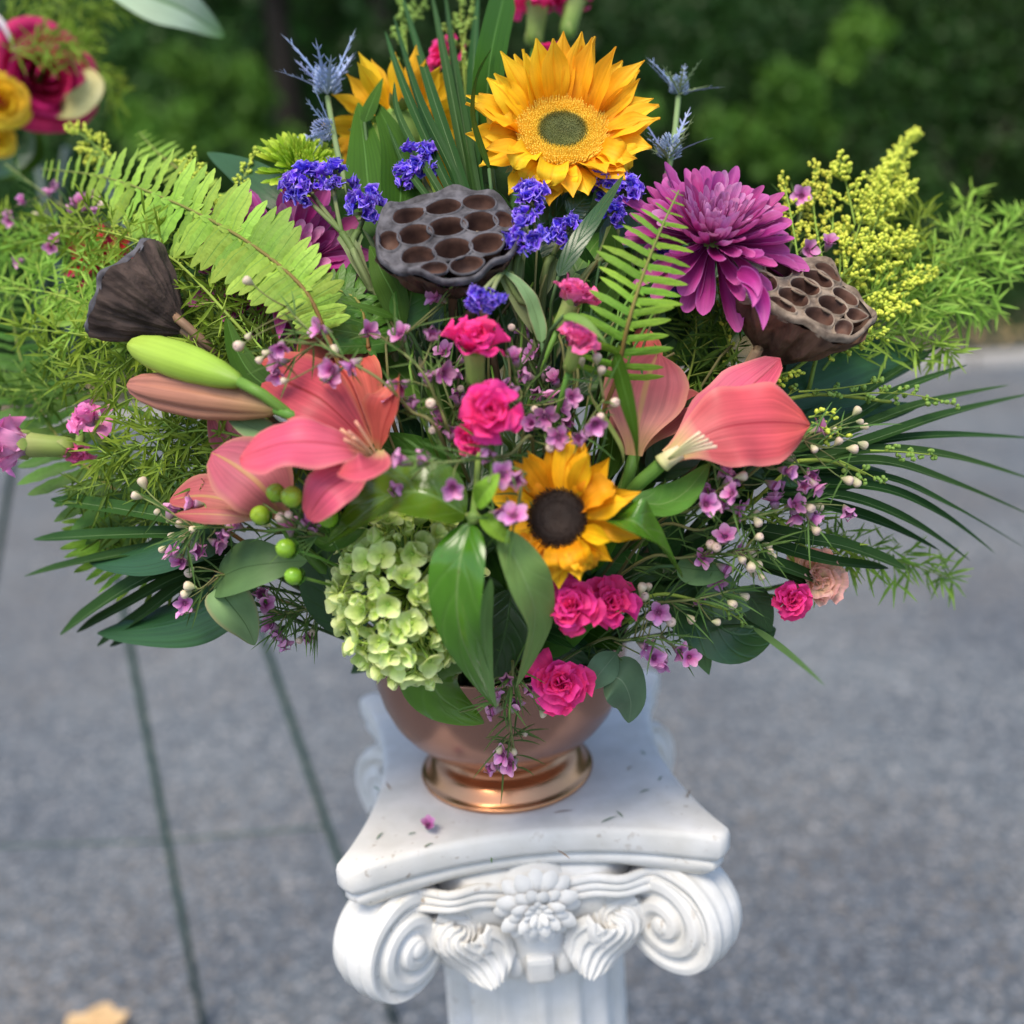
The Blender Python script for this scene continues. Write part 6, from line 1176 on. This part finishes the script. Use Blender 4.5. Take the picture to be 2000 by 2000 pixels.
# ------------------------------------------------------------------ dark filler foliage and stems inside the bouquet
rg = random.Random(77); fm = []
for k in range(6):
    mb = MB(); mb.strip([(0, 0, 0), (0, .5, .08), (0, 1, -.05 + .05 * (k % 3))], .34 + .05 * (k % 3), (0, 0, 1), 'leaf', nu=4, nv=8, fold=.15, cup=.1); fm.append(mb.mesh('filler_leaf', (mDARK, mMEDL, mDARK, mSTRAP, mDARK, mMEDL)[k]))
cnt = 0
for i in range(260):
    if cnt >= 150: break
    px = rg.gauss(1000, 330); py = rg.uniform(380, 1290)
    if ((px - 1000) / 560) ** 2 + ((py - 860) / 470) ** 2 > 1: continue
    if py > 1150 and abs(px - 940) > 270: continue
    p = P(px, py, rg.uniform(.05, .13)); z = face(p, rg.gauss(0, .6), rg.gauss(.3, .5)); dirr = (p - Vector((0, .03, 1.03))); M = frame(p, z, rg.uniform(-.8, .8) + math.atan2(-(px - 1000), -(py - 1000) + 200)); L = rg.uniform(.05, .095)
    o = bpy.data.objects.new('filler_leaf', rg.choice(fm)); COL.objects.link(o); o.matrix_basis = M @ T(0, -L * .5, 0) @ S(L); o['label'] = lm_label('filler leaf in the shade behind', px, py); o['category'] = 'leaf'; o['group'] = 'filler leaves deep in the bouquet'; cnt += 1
for i in range(70):
    px = rg.gauss(1030, 170); py = rg.uniform(560, 900); p = P(px, py, rg.uniform(.02, .08)); e = bowl_point(); q = P(px + (px - 1000) * .12 + rg.gauss(0, 40), py - rg.uniform(60, 160), rg.uniform(.02, .09)); mb = MB(); mb.tube([q, p, p.lerp(e, .5), e], .0010, .0012, n=4, seg=9, curve=cat)
    solo('bare_twig', mb, rg.choice((mSTEMD, mWSTEM, mSTEM)), lm_label('thin bare stem running down near', px, py), 'stem', q, group='thin stems deep in the bouquet')

# ------------------------------------------------------------------ second arrangement on the easel, upper left
def EQ(px, py, o=0): return Q(px, py, FY + o)
mROSE = PM('red_rose_petal', [(0, (.36, .008, .05)), (.6, (.55, .018, .12)), (1, (.66, .035, .19))], var=.08); mYR = PM('yellow_rose_petal', [(0, (.82, .34, .01)), (.6, (.90, .60, .02)), (1, (.92, .68, .06))], var=.06); mLR = PM('lavender_petal', [(0, (.60, .42, .55)), (1, (.55, .27, .58))], var=.08)
ES = Q(-20, 330, EY + .1)
p = EQ(88, 148); rose('crimson rose with open swirled petals in the second arrangement, upper left', p, face(p, .25, .05), 185 * mpp(p), mROSE, 1, end=ES)
p = EQ(2, 195, -.03); rose('yellow rose cut by the left edge below the lavender rose', p, face(p, .1, .1), 98 * mpp(p), mYR, 2, end=ES)
p = EQ(2, 112, -.0); rose('lavender rose cut by the left edge above the yellow rose', p, face(p, .5, .1), 125 * mpp(p), mLR, 3, end=ES)
p = EQ(-8, 268, -.02); rose('second yellow bloom barely showing at the left edge', p, face(p, .3, .3), 70 * mpp(p), mYR, 5, end=ES)
def eleaf(label, pts, w, mat, **kw):
    q = [EQ(*x) for x in pts]; mb = MB(); mb.strip(q, w * mpp(q[0]), (CAM - q[0]).normalized() + CU * .2, curve=cat, nu=8, nv=18, **kw); th = thing('leaf', label, 'leaf', q[0], group='leaves of the second arrangement'); part('blade', mb.mesh('blade', mat), th, world=True); mb = MB(); mb.tube([q[0], q[0].lerp(ES, .5), ES], .002, n=5, seg=6); part('stem', mb.mesh('stem', mSTEM), th, world=True)
mCREAM = PM('cream_leaf', [(0, (.40, .38, .16)), (1, (.46, .40, .20))], streak=.3, su=12, rough=.4, trans=.1); mVAR = PM('variegated_leaf', [(0, (.22, .34, .20)), (.7, (.34, .44, .32)), (1, (.12, .24, .06))], streak=.3, su=6, sv=2, mid=(.08, .18, .05), rough=.4)
eleaf('cream coloured leaf curling round the crimson rose', [(105, 215, .02), (150, 205, -.02), (185, 165, -.01), (160, 128, .03)], 52, mCREAM, prof='lance', cup=.4)
eleaf('thin cream leaf below the crimson rose', [(60, 225, .0), (50, 236, .01), (62, 252, .0)], 12, mCREAM, prof='lance')
eleaf('pale variegated leaf hanging at the top edge left of centre', [(180, -60, .0), (290, -10, -.02), (365, 22, -.02), (438, 72, .0)], 92, mVAR, prof='leaf', fold=.1, cup=.1)
eleaf('dark green wrapping leaf under the yellow rose', [(-30, 330, .05), (0, 310, .04), (40, 285, .04), (52, 235, .05)], 70, mDARK, prof='leaf', cup=.3)
eleaf('second dark leaf under the roses at the left edge', [(-30, 340, .06), (20, 320, .06), (60, 300, .05), (64, 240, .06)], 60, mSTRAP, prof='leaf', cup=.2)
eleaf('white petal like leaf tip at the top left corner', [(-40, 10, -.02), (0, 40, -.03), (28, 95, -.03)], 14, PM('white_petal', [(0, (.7, .6, .66)), (1, (.75, .70, .66))]), prof='lance')
for i, (pts, sp, lb) in enumerate([([(-20, 120), (60, 60), (130, 30), (240, 10)], 70, 'asparagus fern above the crimson rose'), ([(0, 160), (90, 110), (160, 110), (240, 190)], 60, 'asparagus fern drooping right of the crimson rose'), ([(60, 60), (120, 80), (190, 130), (225, 210)], 50, 'asparagus fern tip hanging beside the cream leaf'), ([(-10, 60), (80, 20), (170, -10), (260, -30)], 70, 'asparagus fern along the top left edge'), ([(20, 100), (70, 90), (110, 85), (160, 80)], 40, 'asparagus fern strands over the crimson rose')]):
    q = [EQ(x, y, (.06, .05, .03, .05, -.05)[i]) for x, y in pts]; asparagus(lb, q, sp * mpp(q[1]), 300 + i, mASP, nb=20, nl=.018, dens=.7, end=False)
mb = MB(); e0 = EQ(-60, 380, .12)
# petal fallen on the plate
d = ray(838, 1622); p = CAM + d * ((ZT + .002 - CAM.z) / d.z); th = thing('fallen_waxflower', 'single magenta waxflower bloom fallen on the white pedestal top', 'waxflower', M=Matrix.Translation(p + Vector((0, 0, .004))))
part('flower', WCUP, th, RX(R(70)))
for k in range(5): part('petal', WPT[k % 3], th, RX(R(25)) @ RZ(1.2566 * k) @ RX(R(40)))
bpy.context.view_layer.update()
